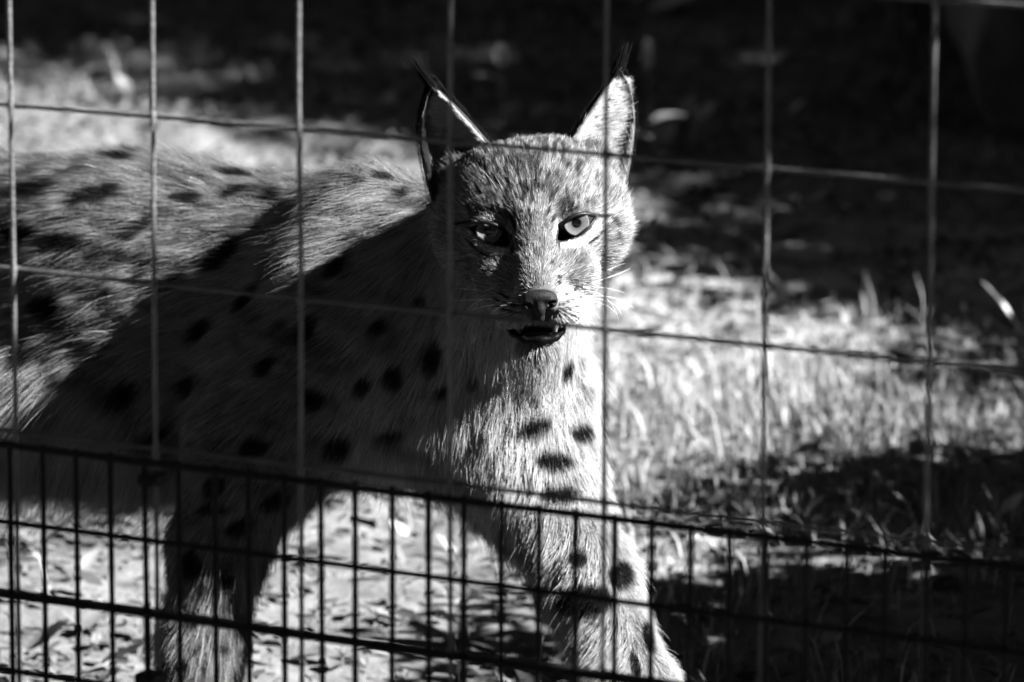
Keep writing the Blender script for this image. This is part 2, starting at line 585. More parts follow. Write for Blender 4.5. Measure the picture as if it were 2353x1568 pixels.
# ---- forward (left) foreleg, its lower end outside the picture
cap(P(1195, 950, 4.10), P(1245, 1130, 4.075), 0.050, 0.043, 0.03, **A_CH)
cap(P(1245, 1130, 4.075), P(1350, 1330, 4.045), 0.043, 0.033, 0.02, **A_LG)
cap(P(1350, 1330, 4.045), P(1455, 1590, 3.995), 0.032, 0.029, 0.02, **A_LG)
cap(P(1455, 1590, 3.995), P(1540, 1800, 3.955), 0.029, 0.028, 0.02, **A_LG)
pw = P(1590, 1868, 3.93); pw[2] = 0.034
ell(pw, (0.056, 0.037, 0.034), BODY_R, 0.02, **A_PW)
for q in (-0.024, -0.008, 0.008, 0.024):
    c = pw + LF * (0.042 - abs(q) * 0.4) + LL * q; c[2] = 0.020
    ell(c, (0.020, 0.0105, 0.020), BODY_R, 0.006, **A_PW)
PAW_L = pw
# ---- trailing (right) foreleg, near side
cap(P(800, 740, 4.12), P(600, 1030, 4.13), 0.066, 0.048, 0.04, **A_SH)
cap(P(600, 1030, 4.13), P(505, 1260, 4.14), 0.046, 0.033, 0.025, **A_LN)
cap(P(505, 1260, 4.14), P(470, 1480, 4.14), 0.032, 0.028, 0.02, **A_LN)
cap(P(470, 1480, 4.14), P(450, 1720, 4.145), 0.028, 0.027, 0.02, **A_LN)
pw = P(480, 1790, 4.14); pw[2] = 0.034
ell(pw, (0.056, 0.037, 0.034), BODY_R, 0.02, **A_PW)
for q in (-0.024, -0.008, 0.008, 0.024):
    c = pw + LF * (0.042 - abs(q) * 0.4) + LL * q; c[2] = 0.020
    ell(c, (0.020, 0.0105, 0.020), BODY_R, 0.006, **A_PW)
PAW_R = pw
# ---- hind legs and tail, outside the picture on the left
hipc = P(-430, 640, 4.54)
for side, step in ((-1, 0.13), (1, -0.10)):
    hip = hipc + LL * side * 0.055
    knee = hip + LF * (0.10 + step * 0.5) + LL * side * 0.02; knee[2] = 0.27
    hock = hip + LF * (-0.09 + step * 0.8) + LL * side * 0.01; hock[2] = 0.155
    foot = hip + LF * (-0.05 + step) + LL * side * 0.01; foot[2] = 0.04
    cap(hip, knee, 0.085, 0.055, 0.04, **A_TR)
    cap(knee, hock, 0.05, 0.027, 0.02, **A_LN)
    cap(hock, foot, 0.026, 0.025, 0.015, **A_LN)
    c = foot + LF * 0.03; c[2] = 0.03
    ell(c, (0.058, 0.034, 0.030), BODY_R, 0.015, **A_PW)
    for q in (-0.021, -0.007, 0.007, 0.021):
        e = c + LF * (0.046 - abs(q) * 0.4) + LL * q; e[2] = 0.018
        ell(e, (0.018, 0.0095, 0.018), BODY_R, 0.006, **A_PW)
tb = hipc - LF * 0.12; tb[2] += 0.06
te = tb - LF * 0.10; te[2] -= 0.10
cap(tb, te, 0.026, 0.022, 0.03, flow=nrm(back + DN), length=0.022, tone=0.25, lift=0.4)
# ---- head (millimetres, x to the viewer's right, y up, z to the viewer)
hell((0, 20, -66), (55, 44, 58), 0.02, **HEADL)
hell((0, 23, -32), (49, 36, 31), 0.02, **HAIRF)
hell((-28, 14, -18), (20, 9, 15), 0.012, **HAIRF)
hell((28, 14, -18), (20, 9, 15), 0.012, **HAIRF)
hcap((0, 20, -14.5), (0, -38, 26.5), 16.2, 14.6, 0.012, **HAIRF)
hell((0, -48, 34), (14, 11, 10), 0.008, **HAIRF)
for s in (-1, 1):
    hell((37 * s, -8, -42), (25, 27, 30), 0.02, **HEADL)
    hell((23 * s, -36, -6), (22, 24, 27), 0.015, **HAIRF)
    hell((15 * s, -61, 22), (17, 12.5, 18), 0.008, flow=None, length=0.008, tone=0.72, lift=0.3)
    hell((43 * s, 5, -60), (25, 31, 30), 0.02, **HEADL)
    hell((48 * s, 38, -72), (17, 22, 12), 0.012, **HEADL)
    hell((25 * s, 42, -52), (20, 17, 24), 0.012, **HAIRF)        # ear foot
    hell((33 * s, -2, -15.5), (17, 17, 17), 0.006, flow=None, length=0.006, tone=0.5, lift=0.2)   # lids
hcap((-1, -66, -34), (-4, -87, 10), 23, 12.0, 0.010, flow=nrm(-HY - 0.6 * HZ), length=0.009, tone=0.5, lift=0.35)
hell((-4, -88, 13), (16, 9.5, 12), 0.006, flow=nrm(-HY - 0.5 * HZ), length=0.010, tone=0.5, lift=0.35)

# eye opening: two arcs in the head's xy plane, for the right-hand eye
EA = math.radians(28.0)
EYE_Z = -14.9


def almond(hp, side):
    x = hp[..., 0] * side - 32.0; y = hp[..., 1] + 4.6
    q = x * math.cos(EA) + y * math.sin(EA); w = -x * math.sin(EA) + y * math.cos(EA)
    return np.maximum(np.hypot(q, w + 10.7) - 20.0, np.hypot(q, w - 28.6) - 33.4)


def smax(a, b, k):
    h = np.clip(0.5 - 0.5 * (b - a) / k, 0, 1)
    return b * (1 - h) + a * h + k * h * (1 - h)


MOUTH_C, MOUTH_R = np.array([-4, -76.5, 26]), np.array([20.5, 5.2, 30])


def carve(p, d):
    """eye openings and mouth"""
    h = to_head(p)
    near = (np.abs(h[..., 0]) < 75) & (h[..., 2] > -60) & (h[..., 1] > -110) & (h[..., 1] < 40)
    if not near.any(): return d
    hh = h[near]; dd = d[near]
    for s in (-1, 1):
        a = np.maximum(almond(hh, s) * 0.001, (-27 - hh[..., 2]) * 0.001)
        dd = smax(dd, -a, 0.0012)
    m = hh - MOUTH_C
    m = m + np.stack([np.zeros(len(m)), 0.010 * m[:, 0] ** 2 * 0 - 0.007 * m[:, 0] ** 2, np.zeros(len(m))], 1) * -1.0 * 0.6
    k0 = np.sqrt(((m / MOUTH_R) ** 2).sum(-1)); k1 = np.sqrt(((m / MOUTH_R ** 2) ** 2).sum(-1)) + 1e-9
    dm = k0 * (k0 - 1) / k1 * 0.001
    dd = smax(dd, -dm, 0.002)
    d = d.copy(); d[near] = dd
    return d


def smin(a, b, k):
    h = np.clip(0.5 + 0.5 * (b - a) / k, 0, 1)
    return b * (1 - h) + a * h - k * h * (1 - h)


def axis(lo, hi, f0, f1, fine, coarse):
    out = [np.arange(f0, f1, fine)]
    s, x = fine, f0
    L = []
    while x > lo:
        s = min(coarse, s * 1.25); x -= s; L.append(x)
    s, x = fine, out[0][-1]
    Rr = []
    while x < hi:
        s = min(coarse, s * 1.25); x += s; Rr.append(x)
    return np.concatenate([L[::-1], out[0], Rr])


hb = np.array([H(x, y, z) for x in (-66, 66) for y in (-100, 64) for z in (-70, 46)])
gx = axis(-1.05, 0.32, hb[:, 0].min(), hb[:, 0].max(), 0.0018, 0.0075)
gy = axis(3.72, 5.05, hb[:, 1].min(), hb[:, 1].max(), 0.0018, 0.0075)
gz = axis(-0.02, 0.66, hb[:, 2].min(), hb[:, 2].max(), 0.0018, 0.0075)
D = np.full((len(gx), len(gy), len(gz)), 0.06, dtype=np.float32)
for q in prims:
    if q['t'] == 'e':
        m = q['r'].max(); lo, hi = q['c'] - m, q['c'] + m
    else:
        m = max(q['ra'], q['rb']); lo, hi = np.minimum(q['a'], q['b']) - m, np.maximum(q['a'], q['b']) + m
    e = q['k'] + 0.025
    sl = tuple(slice(max(0, np.searchsorted(g_, l - e) - 1), np.searchsorted(g_, h + e) + 1) for g_, l, h in zip((gx, gy, gz), lo, hi))
    X, Y, Z = np.meshgrid(gx[sl[0]], gy[sl[1]], gz[sl[2]], indexing='ij')
    d = pd(q, np.stack([X, Y, Z], -1)).astype(np.float32)
    D[sl] = smin(D[sl], d, q['k'])
sl = tuple(slice(np.searchsorted(g_, b0 - 0.01), np.searchsorted(g_, b1 + 0.03)) for g_, b0, b1 in zip((gx, gy, gz), hb.min(0), hb.max(0)))
X, Y, Z = np.meshgrid(gx[sl[0]], gy[sl[1]], gz[sl[2]], indexing='ij')
pp = np.stack([X, Y, Z], -1).reshape(-1, 3)
D[sl] = carve(pp, D[sl].reshape(-1).astype(np.float64)).reshape(X.shape)


def surface_nets(D, gx, gy, gz):
    S = D < 0
    nx, ny, nz = D.shape
    c = np.zeros((nx - 1, ny - 1, nz - 1), np.int8)
    for i in (0, 1):
        for j in (0, 1):
            for k in (0, 1):
                c += S[i:nx - 1 + i, j:ny - 1 + j, k:nz - 1 + k]
    act = np.argwhere((c > 0) & (c < 8))
    idx = np.full(c.shape, -1, np.int32)
    idx[act[:, 0], act[:, 1], act[:, 2]] = np.arange(len(act))
    acc = np.zeros((len(act), 3)); cnt = np.zeros(len(act))
    G = (gx, gy, gz)
    corners = [(i, j, k) for i in (0, 1) for j in (0, 1) for k in (0, 1)]
    for a in corners:
        for b in corners:
            if sum(b) - sum(a) != 1 or any(bb < aa for aa, bb in zip(a, b)): continue
            A = act + a; B = act + b
            da = D[A[:, 0], A[:, 1], A[:, 2]].astype(float); db = D[B[:, 0], B[:, 1], B[:, 2]].astype(float)
            m = (da < 0) != (db < 0)
            t = np.where(m, da / (da - db + 1e-20), 0)
            for ax_ in range(3):
                pa = G[ax_][A[:, ax_]]; pb = G[ax_][B[:, ax_]]
                acc[:, ax_] += np.where(m, pa + t * (pb - pa), 0)
            cnt += m
    V = acc / cnt[:, None]
    Q = []
    for ax_ in range(3):
        a = [slice(1, -1)] * 3; b = [slice(1, -1)] * 3
        a[ax_] = slice(0, -1); b[ax_] = slice(1, None)
        s0, s1 = S[tuple(a)], S[tuple(b)]
        e = np.argwhere(s0 != s1)
        inside = s0[e[:, 0], e[:, 1], e[:, 2]]
        base = e.copy()
        o = [k for k in range(3) if k != ax_]
        for k in o: base[:, k] += 1
        def gi(d1, d2):
            q = base.copy(); q[:, o[0]] += d1; q[:, o[1]] += d2
            return idx[q[:, 0], q[:, 1], q[:, 2]]
        q = np.stack([gi(-1, -1), gi(0, -1), gi(0, 0), gi(-1, 0)], 1)
        fl = inside if ax_ != 1 else ~inside
        q[~fl] = q[~fl][:, ::-1]
        Q.append(q)
    return V, np.concatenate(Q)


BV, BQ = surface_nets(D, gx, gy, gz)
del D
# relax the mesh a little
ed = np.concatenate([BQ[:, [0, 1]], BQ[:, [1, 2]], BQ[:, [2, 3]], BQ[:, [3, 0]]])
for it in range(2):
    acc = np.zeros_like(BV); cnt = np.zeros(len(BV))
    for a, b in ((0, 1), (1, 0)):
        np.add.at(acc, ed[:, a], BV[ed[:, b]]); np.add.at(cnt, ed[:, a], 1)
    BV = 0.5 * BV + 0.5 * acc / cnt[:, None]


# ---- ears: cupped shells whose foot is sunk into the skull
def bez(pts, t):
    pts = np.asarray(pts, float); t = np.asarray(t)[..., None]
    n = len(pts) - 1
    return sum(math.comb(n, i) * (1 - t) ** (n - i) * t ** i * pts[i] for i in range(n + 1))


EAR = {
    1: dict(inner=[(25, 50, -62), (46, 76, -58), (60, 93, -60), (74, 111, -60)], outer=[(68, 12, -84), (78, 48, -84), (92, 84, -76), (74, 111, -60)]),
    -1: dict(inner=[(-22, 54, -62), (-38, 79, -56), (-51, 95, -56), (-65, 111, -60)], outer=[(-70, 16, -66), (-77, 52, -66), (-83, 84, -66), (-65, 111, -60)]),
}


def ear_pt(side, t, u):
    """t 0..1 foot to tip, u 0..1 inner to outer edge -> head mm on the inside face"""
    e = EAR[side]
    a, b = bez(e['inner'], t), bez(e['outer'], t)
    p = a + (b - a) * np.asarray(u)[..., None]
    dep = (13 if side > 0 else 22) * (1 - np.asarray(t)) ** 0.75 * (4 * u * (1 - u)) ** 0.8
    p = p.copy(); p[..., 2] -= dep
    return p


ears = []
for side in (-1, 1):
    nt, nu = 26, 17
    T, U = np.meshgrid(np.linspace(0, 1, nt) ** 0.9, np.linspace(0, 1, nu), indexing='ij')
    Pin = ear_pt(side, T, U)
    du = np.gradient(Pin, axis=1); dt = np.gradient(Pin, axis=0)
    N = nrm(np.cross(du, dt)); N *= np.sign(N[..., 2:3] + 1e-9)
    th = 4.2 * (1 - T) ** 0.3 * np.minimum(1, 6 * U * (1 - U) + 0.6)
    Pbk = Pin - N * th[..., None]
    Pbk[..., 2] -= 0.3
    ears.append((side, T, U, Pin, Pbk))
body_v = [BV]; body_f = [BQ]; off = len(BV)
ear_ranges = []
for side, T, U, Pin, Pbk in ears:
    nt, nu = T.shape
    for Pg, fl in ((Pin, side > 0), (Pbk, side < 0)):
        Wd = HO + (Pg.reshape(-1, 3) * 0.001) @ HR.T
        ii = np.arange(nt * nu).reshape(nt, nu) + off
        q = np.stack([ii[:-1, :-1], ii[:-1, 1:], ii[1:, 1:], ii[1:, :-1]], -1).reshape(-1, 4)
        if not fl: q = q[:, ::-1]
        body_v.append(Wd); body_f.append(q); off += nt * nu
    o0 = off - 2 * nt * nu
    a = np.concatenate([np.arange(nt) * nu, ]); b = a + nu - 1
    for e_, fl in ((a, 1), (b, 0)):
        q = np.stack([o0 + e_[:-1], o0 + e_[1:], o0 + nt * nu + e_[1:], o0 + nt * nu + e_[:-1]], 1)
        body_f.append(q if fl == (side > 0) else q[:, ::-1])
BVall = np.concatenate(body_v); BFall = np.concatenate(body_f)

# ---- surface data at the vertices
bvh = BVHTree.FromPolygons([tuple(v) for v in BV], [tuple(map(int, f)) for f in BQ])


def blend(p):
    """flow, length, tone, lift at points p"""
    W = np.zeros(len(p)); fl = np.zeros((len(p), 3)); ln = np.zeros(len(p)); tn = np.zeros(len(p)); lf = np.zeros(len(p)); hd = np.zeros(len(p))
    N0 = H(0, -60, 58)
    rad = nrm(p - N0)
    for q in prims:
        d = pd(q, p)
        w = np.exp(-np.clip(d, -0.03, 1) / 0.009)
        W += w
        fl += w[:, None] * (rad if q['flow'] is None else q['flow'])
        ln += w * q['length']; tn += w * q['tone']; lf += w * q['lift']; hd += w * (q['flow'] is None)
    return nrm(fl), ln / W, FT * tn / W, lf / W, hd / W


# coat marks: (u, v, ru, rv, angle, tone) read off the photograph and laid on the body where that ray meets it
SPOT = 0.010
marks = []
for m in [(216, 450, 62, 17, -16), (58, 442, 60, 18, -8), (423, 457, 42, 11, -4), (533, 440, 34, 13, -12), (607, 452, 24, 12, -5), (163, 356, 62, 11, 6),
          (276, 364, 30, 11, 8), (528, 398, 34, 9, 10), (307, 530, 40, 14, -30), (499, 592, 40, 16, -40), (130, 566, 75, 20, -8), (30, 540, 40, 16, 0), (879, 404, 26, 9, 8),
          (917, 442, 20, 12, -20), (96, 716, 40, 22, -20), (187, 815, 42, 20, -30), (269, 925, 36, 26, -40), (130, 887, 34, 20, -20), (451, 767, 40, 20, -45), (370, 660, 34, 15, -30),
          (560, 690, 36, 17, -50), (600, 850, 34, 20, -50), (420, 900, 34, 22, -50), (700, 760, 34, 18, -50), (760, 620, 26, 14, -40), (30, 840, 30, 18, -20), (350, 1020, 40, 20, -20),
          (903, 877, 26, 22, -20), (1013, 911, 22, 14, -30), (905, 1008, 36, 16, -8), (770, 1040, 40, 26, -20), (581, 1036, 34, 22, -20), (490, 1130, 34, 24, -30), (830, 900, 22, 18, -30),
          (990, 830, 22, 34, 10), (860, 760, 22, 18, -30), (960, 700, 20, 16, 0), (720, 930, 28, 20, -30), (1085, 895, 14, 10, 0),
          (1229, 994, 38, 15, -20), (1342, 1004, 25, 14, 28), (1275, 1069, 44, 15, 3), (1306, 864, 11, 26, 18), (1229, 928, 9, 6, 0), (1245, 850, 8, 14, 20), (1290, 1146, 42, 14, -4),
          (1432, 1327, 30, 22, 20), (1345, 1388, 60, 30, -8), (1495, 1466, 12, 26, -14), (1463, 1533, 10, 22, -10), (1545, 1525, 16, 18, 0), (1390, 1620, 20, 14, 0), (1330, 1290, 20, 12, 10),
          (545, 1222, 34, 22, -10), (640, 1160, 34, 22, -20), (522, 1340, 22, 18, -20), (438, 1310, 28, 30, 20), (500, 1180, 40, 14, 0), (440, 1440, 20, 16, 0), (510, 1500, 22, 12, 10), (420, 1540, 20, 16, 0), (560, 1440, 14, 10, 0)]:
    e_ = 1.15 if m[0] > 1150 else (1.25 if m[1] < 640 else 1.05)
    marks.append((m[0], m[1] - (4 if m[0] > 1150 else 0), m[2] * e_, m[3] * e_ + (6 if m[0] > 1150 and m[1] > 980 else 0), m[4], 0.006, 0.05))
# face: pale patches
for m in [(1318, 556, 36, 11, -10), (1353, 541, 26, 10, -38), (1370, 516, 14, 10, -45), (1277, 530, 7, 20, 8), (1284, 508, 8, 8, 0), (1090, 543, 26, 9, 54), (1114, 566, 28, 10, 30), (1146, 576, 22, 9, 4),
          (1170, 540, 6, 24, -20), (1330, 716, 62, 30, -14), (1300, 696, 36, 26, -14), (1240, 738, 40, 10, 0)]:
    marks.append((*m, 0.95, 0.02))
# face: dark
for m in [(1287, 634, 6.5, 6), (1286, 648, 4.5, 5), (1303.5, 674, 5, 4), (1321.5, 664.5, 5, 5), (1336, 657, 3.5, 5), (1305.6, 692, 4, 3.5), (1320.8, 687.5, 4.5, 3.5), (1294, 697.5, 3.5, 3),
          (1334, 683, 5, 3), (1298.5, 714.8, 4, 3.5), (1311.5, 709, 5, 3.2), (1327, 703, 5, 3), (1287, 719, 4, 3), (1350, 650, 3.5, 3)]:
    marks.append((*m, 0, 0.02, 0.02))
for m in [(1150, 676, 9, 3.5), (1163, 683, 9, 3.5), (1140, 690, 10, 3.5), (1160, 697, 10, 4), (1176, 701, 9, 4), (1150, 709, 12, 3.5), (1172, 716, 12, 3.5), (1190, 721, 10, 3.5)]:
    marks.append((*m, 20, 0.03, 0.02))
# black line from the outer corner, cheek bars, line under the pale eye patch, lines from the inner corner up the brow
for m in [(1380, 494, 22, 4, 4), (1400, 492, 10, 4, -5), (1417, 507, 7, 16, -38), (1366, 549, 20, 3.2, -36), (1388, 530, 12, 2.6, -40), (1425, 545, 6, 18, -25), (1436, 575, 6, 14, -15), (1412, 590, 5, 12, 10),
          (1060, 512, 26, 4, -8), (1080, 562, 20, 3.5, 46), (1112, 586, 20, 3, 26), (1176, 508, 5, 22, -24), (1262, 478, 4, 12, 24), (1272, 500, 4.5, 12, 30), (1310, 482, 8, 4, -15),
          (1322, 476, 7, 4, -15), (1174, 560, 5, 26, -4), (1284, 556, 3, 16, 0), (1269, 602, 5, 7, 0)]:
    marks.append((*m, 0.03, 0.02))
for m in [(1221, 453, 4), (1202, 449, 6), (1183, 446, 10), (1164, 419, 14), (1187, 396, 18), (1160, 438, 10), (1240, 392, -30), (1258, 401, -30), (1236, 426, -6), (1294, 484, -24), (1313, 469, -26), (1110, 465, 20), (1125, 457, 16), (1144, 484, 20), (1213, 484, 4), (1171, 373, 24), (1279, 434, -20), (1194, 419, 8), (1229, 407, -8), (1263, 453, -14), (1095, 434, 24), (1133, 403, 20)]:      # broken dark streaks up the brow
    marks.append((m[0], m[1], 3.4, 11, m[2] * -1, 0.035, 0.02))
MK = []
for (u, v, ru, rv, an, tone, dep) in marks:
    r = nrm(ray(u, v))
    hit = bvh.ray_cast(Vector(tuple(CAMP)), Vector(tuple(r)))
    if hit[0] is None: continue
    c = np.array(hit[0]); d = (c - CAMP) @ FWD
    a = math.radians(an)
    sc = d / F_PX
    e1 = RGT * math.cos(a) - UPV * math.sin(a); e2 = RGT * math.sin(a) + UPV * math.cos(a)
    MK.append((c, e1 / (ru * sc), e2 / (rv * sc), r, dep + 0.012, tone * (FT if tone > 0.1 else 1), max(ru, rv) * sc * 1.6, 1.0 if dep > 0.04 and u < 1000 else 0.0))
# further rosettes and spots where the photograph shows nothing: far flank, rump, hind legs
hidden = []
vn_c = 0
sel = rng.permutation(len(BV))[:4000]
cand = BV[sel]
uu, vv_, dd_ = project(cand)
okk = ((uu < -30) | ((cand - P(600, 700, 4.22)) @ LL > 0.05)) & (to_head(cand)[:, 2] < -150)
kept = []
for c in cand[okk]:
    if all(np.linalg.norm(c - k) > 0.05 for k in kept):
        kept.append(c)
        MK.append((c, LF / 0.016, nrm(LU + 0.1 * LL) / 0.010, LL, 0.05, SPOT, 0.03, 1.0))
    if len(kept) > 140: break


def coat(p, base):
    """tone of the coat at p"""
    t = base.copy()
    h = to_head(p)
    # grizzled coat
    g1 = noise(p, 0.02, 11); g2 = noise(p, 0.006, 12)
    t = t * (0.72 + 0.36 * g1 + 0.2 * g2)
    bodyw = sstep(-100, -140, h[:, 2])
    fq = np.stack([p @ LF * 0.45, p @ LL, p[:, 2] * 1.25 + p @ LF * 0.25], 1)
    t = t * (1 - 0.62 * bodyw * sstep(0.50, 0.72, 0.6 * noise(fq, 0.017, 18) + 0.4 * noise(fq, 0.007, 19)))
    # streaked crown and brow
    hd = sstep(-95, -60, h[:, 2]) * sstep(-6, 16, h[:, 1]) * (1 - sstep(44, 60, np.abs(h[:, 0])))
    st = noise(np.stack([h[:, 0] - 0.10 * h[:, 1] * np.sign(h[:, 0]), h[:, 1] * 0.42, h[:, 2] * 0.3], 1), 3.0, 13) * 0.75 + 0.25 * noise(h, 9.0, 15)
    t = t * (1 - 0.72 * hd * sstep(0.44, 0.64, st)) * (1 + 0.35 * hd)
    # back of the head and neck darker line along the spine
    for (c, e1, e2, r, dep, tone, rad, soft) in MK:
        q = p - c
        near = (np.abs(q) < rad * 2 + dep).all(1) & (np.abs(q @ r) < dep)
        if not near.any(): continue
        k = np.where(near)[0]
        w = np.sqrt((q[k] @ e1) ** 2 + (q[k] @ e2) ** 2)
        w = w + (0.28 + 0.5 * soft) * (noise(p[k], 0.008 + 0.006 * soft, 14) - 0.5) + 0.35 * soft * (noise(p[k], 0.0035, 17) - 0.5)
        m = (1 - sstep(0.85 - 0.15 * soft, 1.18 + 0.1 * soft, w)) * (1 - 0.05 * soft)
        t[k] = t[k] * (1 - m) + tone * m
    return t


fl_v, ln_v, tn_v, lf_v, hd_v = blend(BV)
hv = to_head(BV)
al = np.minimum(almond(hv, 1), almond(hv, -1))
eye_m = (al < 1.6) & (hv[:, 2] > -34)
mm = (hv - MOUTH_C) / (MOUTH_R + [2.0, 2.4, 2.0])
mouth_m = ((mm ** 2).sum(1) < 1)
nose_m = (np.hypot(hv[:, 0] / 13.5, (hv[:, 1] + 57.0) / 12.0) < 1) & (hv[:, 2] > 30)
skin_t = coat(BV, tn_v) * 0.55
skin_t[eye_m | mouth_m] = 0.02
ear_t = []
for side, T, U, Pin, Pbk in ears:
    ear_t += [np.full(T.size, 0.14 if side > 0 else 0.05), np.full(T.size, 0.015)]  # left ear's inside darker, its shade put into the skin tone
bme = mesh('body', BVall, BFall)
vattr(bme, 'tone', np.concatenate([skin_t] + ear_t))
lynx = empty('lynx', tuple((PAW_L + PAW_R) * [0.5, 0.5, 0]))
setp(lynx, 'spotted lynx with black ear tufts walking behind the fence, face turned to us', 'lynx')
body = link('body', bme, M_SKIN, lynx)
bme.calc_loop_triangles()

# ------------------------------------------------------------------ fur
def hair_curves(name, Pn, rad, tone, mat, parent):
    """Pn (n, k, 3) world points, rad (n, k)"""
    n, k, _ = Pn.shape
    cu = bpy.data.hair_curves.new(name)
    cu.add_curves([k] * n)
    cu.attributes['position'].data.foreach_set('vector', Pn.astype(np.float32).ravel()) if 'position' in cu.attributes else cu.points.foreach_set('position', Pn.astype(np.float32).ravel())
    ra = cu.attributes.get('radius') or cu.attributes.new('radius', 'FLOAT', 'POINT')
    ra.data.foreach_set('value', rad.astype(np.float32).ravel())
    ta = cu.attributes.new('tone', 'FLOAT', 'CURVE' if tone.ndim == 1 else 'POINT')
    ta.data.foreach_set('value', tone.astype(np.float32).ravel())
    cu.materials.append(mat)
    return link(name, cu, None, parent)


def grow(root, nor, flow, length, lift, tone, width, k=5, curl=0.25, nz=(0.35, 0.18), droop=0.15):
    n = len(root)
    tan = flow - (flow * nor).sum(1)[:, None] * nor
    tan = nrm(tan)
    v1 = np.stack([noise(root, 0.013, s) for s in (21, 22, 23)], 1) - 0.5
    v2 = np.stack([noise(root, 0.0045, s) for s in (24, 25, 26)], 1) - 0.5
    v3 = rng.normal(size=(n, 3)) * 0.10
    d = nrm(tan * (1 - lift)[:, None] + nor * lift[:, None] + 2 * nz[0] * v1 + 2 * nz[1] * v2 + v3)
    d2 = nrm(tan + 0.10 * nor + 1.3 * nz[0] * v1 + 1.5 * nz[1] * v2 + v3 + droop * DN)
    s = np.linspace(0, 1, k)
    L = length[:, None, None]
    Pn = root[:, None] + L * (s[None, :, None] * d[:, None] * (1 - 0.5 * s[None, :, None]) + 0.5 * s[None, :, None] ** 2 * d2[:, None])
    w = width[:, None] * np.array([1.0, 1.0, 0.85, 0.55, 0.12] if k == 5 else np.linspace(1, 0.12, k))[None]
    return Pn, w


def sample(V, tris, nor_v, dens):
    """random points on triangles, dens (per m2) at the vertices"""
    a, b, c = V[tris[:, 0]], V[tris[:, 1]], V[tris[:, 2]]
    cr = np.cross(b - a, c - a)
    area = 0.5 * np.linalg.norm(cr, axis=1)
    dm = dens[tris].mean(1)
    ex = area * dm
    cnt = rng.poisson(ex)
    t = np.repeat(np.arange(len(tris)), cnt)
    r1, r2 = rng.random(len(t)), rng.random(len(t))
    s = np.sqrt(r1)
    w = np.stack([1 - s, s * (1 - r2), s * r2], 1)
    tt = tris[t]
    return tt, w


tris = np.concatenate([BQ[:, [0, 1, 2]], BQ[:, [0, 2, 3]]])
vn = np.zeros_like(BV)
fn = np.cross(BV[tris[:, 1]] - BV[tris[:, 0]], BV[tris[:, 2]] - BV[tris[:, 0]])
for k in range(3): np.add.at(vn, tris[:, k], fn)
vn = nrm(vn)
if ((BV - P(400, 720, 4.28)) * vn).sum(1).mean() < 0: vn = -vn
vis = (vn * nrm(CAMP - BV)).sum(1)
head_w = sstep(-90, -40, hv[:, 2]) * (hd_v > 0.4)
FURD = 1.0
dens = (640000 * (1 - head_w) + 1700000 * head_w) * FURD
dens = dens * np.where(vis > -0.25, 1.0, 0.35)
uu, vv_, _ = project(BV)
dens = dens * np.where((uu < -60) | (vv_ > 1640), 0.35, 1.0)
dens[eye_m | mouth_m | nose_m] = 0
# shorter near the eyes, nose and mouth
ne = sstep(0, 14, np.maximum(al, 0))
nn = sstep(8, 26, np.linalg.norm(hv - np.array([0, -54, 44]), axis=1))
md = np.sqrt((mm ** 2).sum(1))
face = (hv[:, 2] > -40)
ln_v = np.where(face, ln_v * (0.30 + 0.70 * ne) * (0.5 + 0.5 * nn) * (0.6 + 0.4 * sstep(1.0, 1.6, md)), ln_v)
tt, w = sample(BV, tris, vn, dens)
root = (BV[tt] * w[..., None]).sum(1)
nor = nrm((vn[tt] * w[..., None]).sum(1))
fl = nrm((fl_v[tt] * w[..., None]).sum(1))
ln = (ln_v[tt] * w).sum(1); lf = (lf_v[tt] * w).sum(1); bt = (tn_v[tt] * w).sum(1); hw = (head_w[tt] * w).sum(1)
n = len(root)
ln = ln * np.clip(rng.normal(1.0, 0.2, n), 0.4, 1.7)
guard = rng.random(n) < 0.10 * (1 - hw)
ln = np.where(guard, ln * 1.35, ln)
low = (vn[tt] * w[..., None]).sum(1)[:, 2] < -0.35
ln = np.where(low & (hw < 0.2), ln * rng.uniform(0.6, 1.5, n), ln)
wid = (0.000115 * (1 - hw) + 0.000095 * hw) * np.where(guard, 0.85, 1.0)
Pn, wr = grow(root, nor, fl, ln, lf, bt, wid, nz=(0.27, 0.17))
t_mid, t_out, t_tip = coat(Pn[:, 2], bt), coat(Pn[:, 3], bt), coat(Pn[:, 4], bt)
spotty = t_out < bt * 0.35
vary = rng.lognormal(0, 0.22 + 0.26 * hw, n) * (1 + 0.9 * hw * (noise(root, 0.0022, 29) - 0.5))
boost = np.where(guard & ~spotty, np.maximum(1.0, 0.5 + 0.35 * FT / np.maximum(t_out, 0.02)), 1.0) * vary
tone = np.stack([t_mid, t_mid, 0.6 * t_mid + 0.4 * t_out, t_out, 0.5 * t_tip + 0.5 * t_out], 1) * boost[:, None]
keepm = almond(to_head(Pn[:, 3]), 1) > -0.5
keepm &= almond(to_head(Pn[:, 3]), -1) > -0.5
keepm |= to_head(Pn[:, 3])[:, 2] < -60
Pn, wr, tone = Pn[keepm], wr[keepm], tone[keepm]
print('fur strands', len(Pn), 'body verts', len(BV), 'grid', len(gx), len(gy), len(gz))
hair_curves('fur', Pn, wr, np.clip(tone, 0.006, 0.9), M_FUR, body)

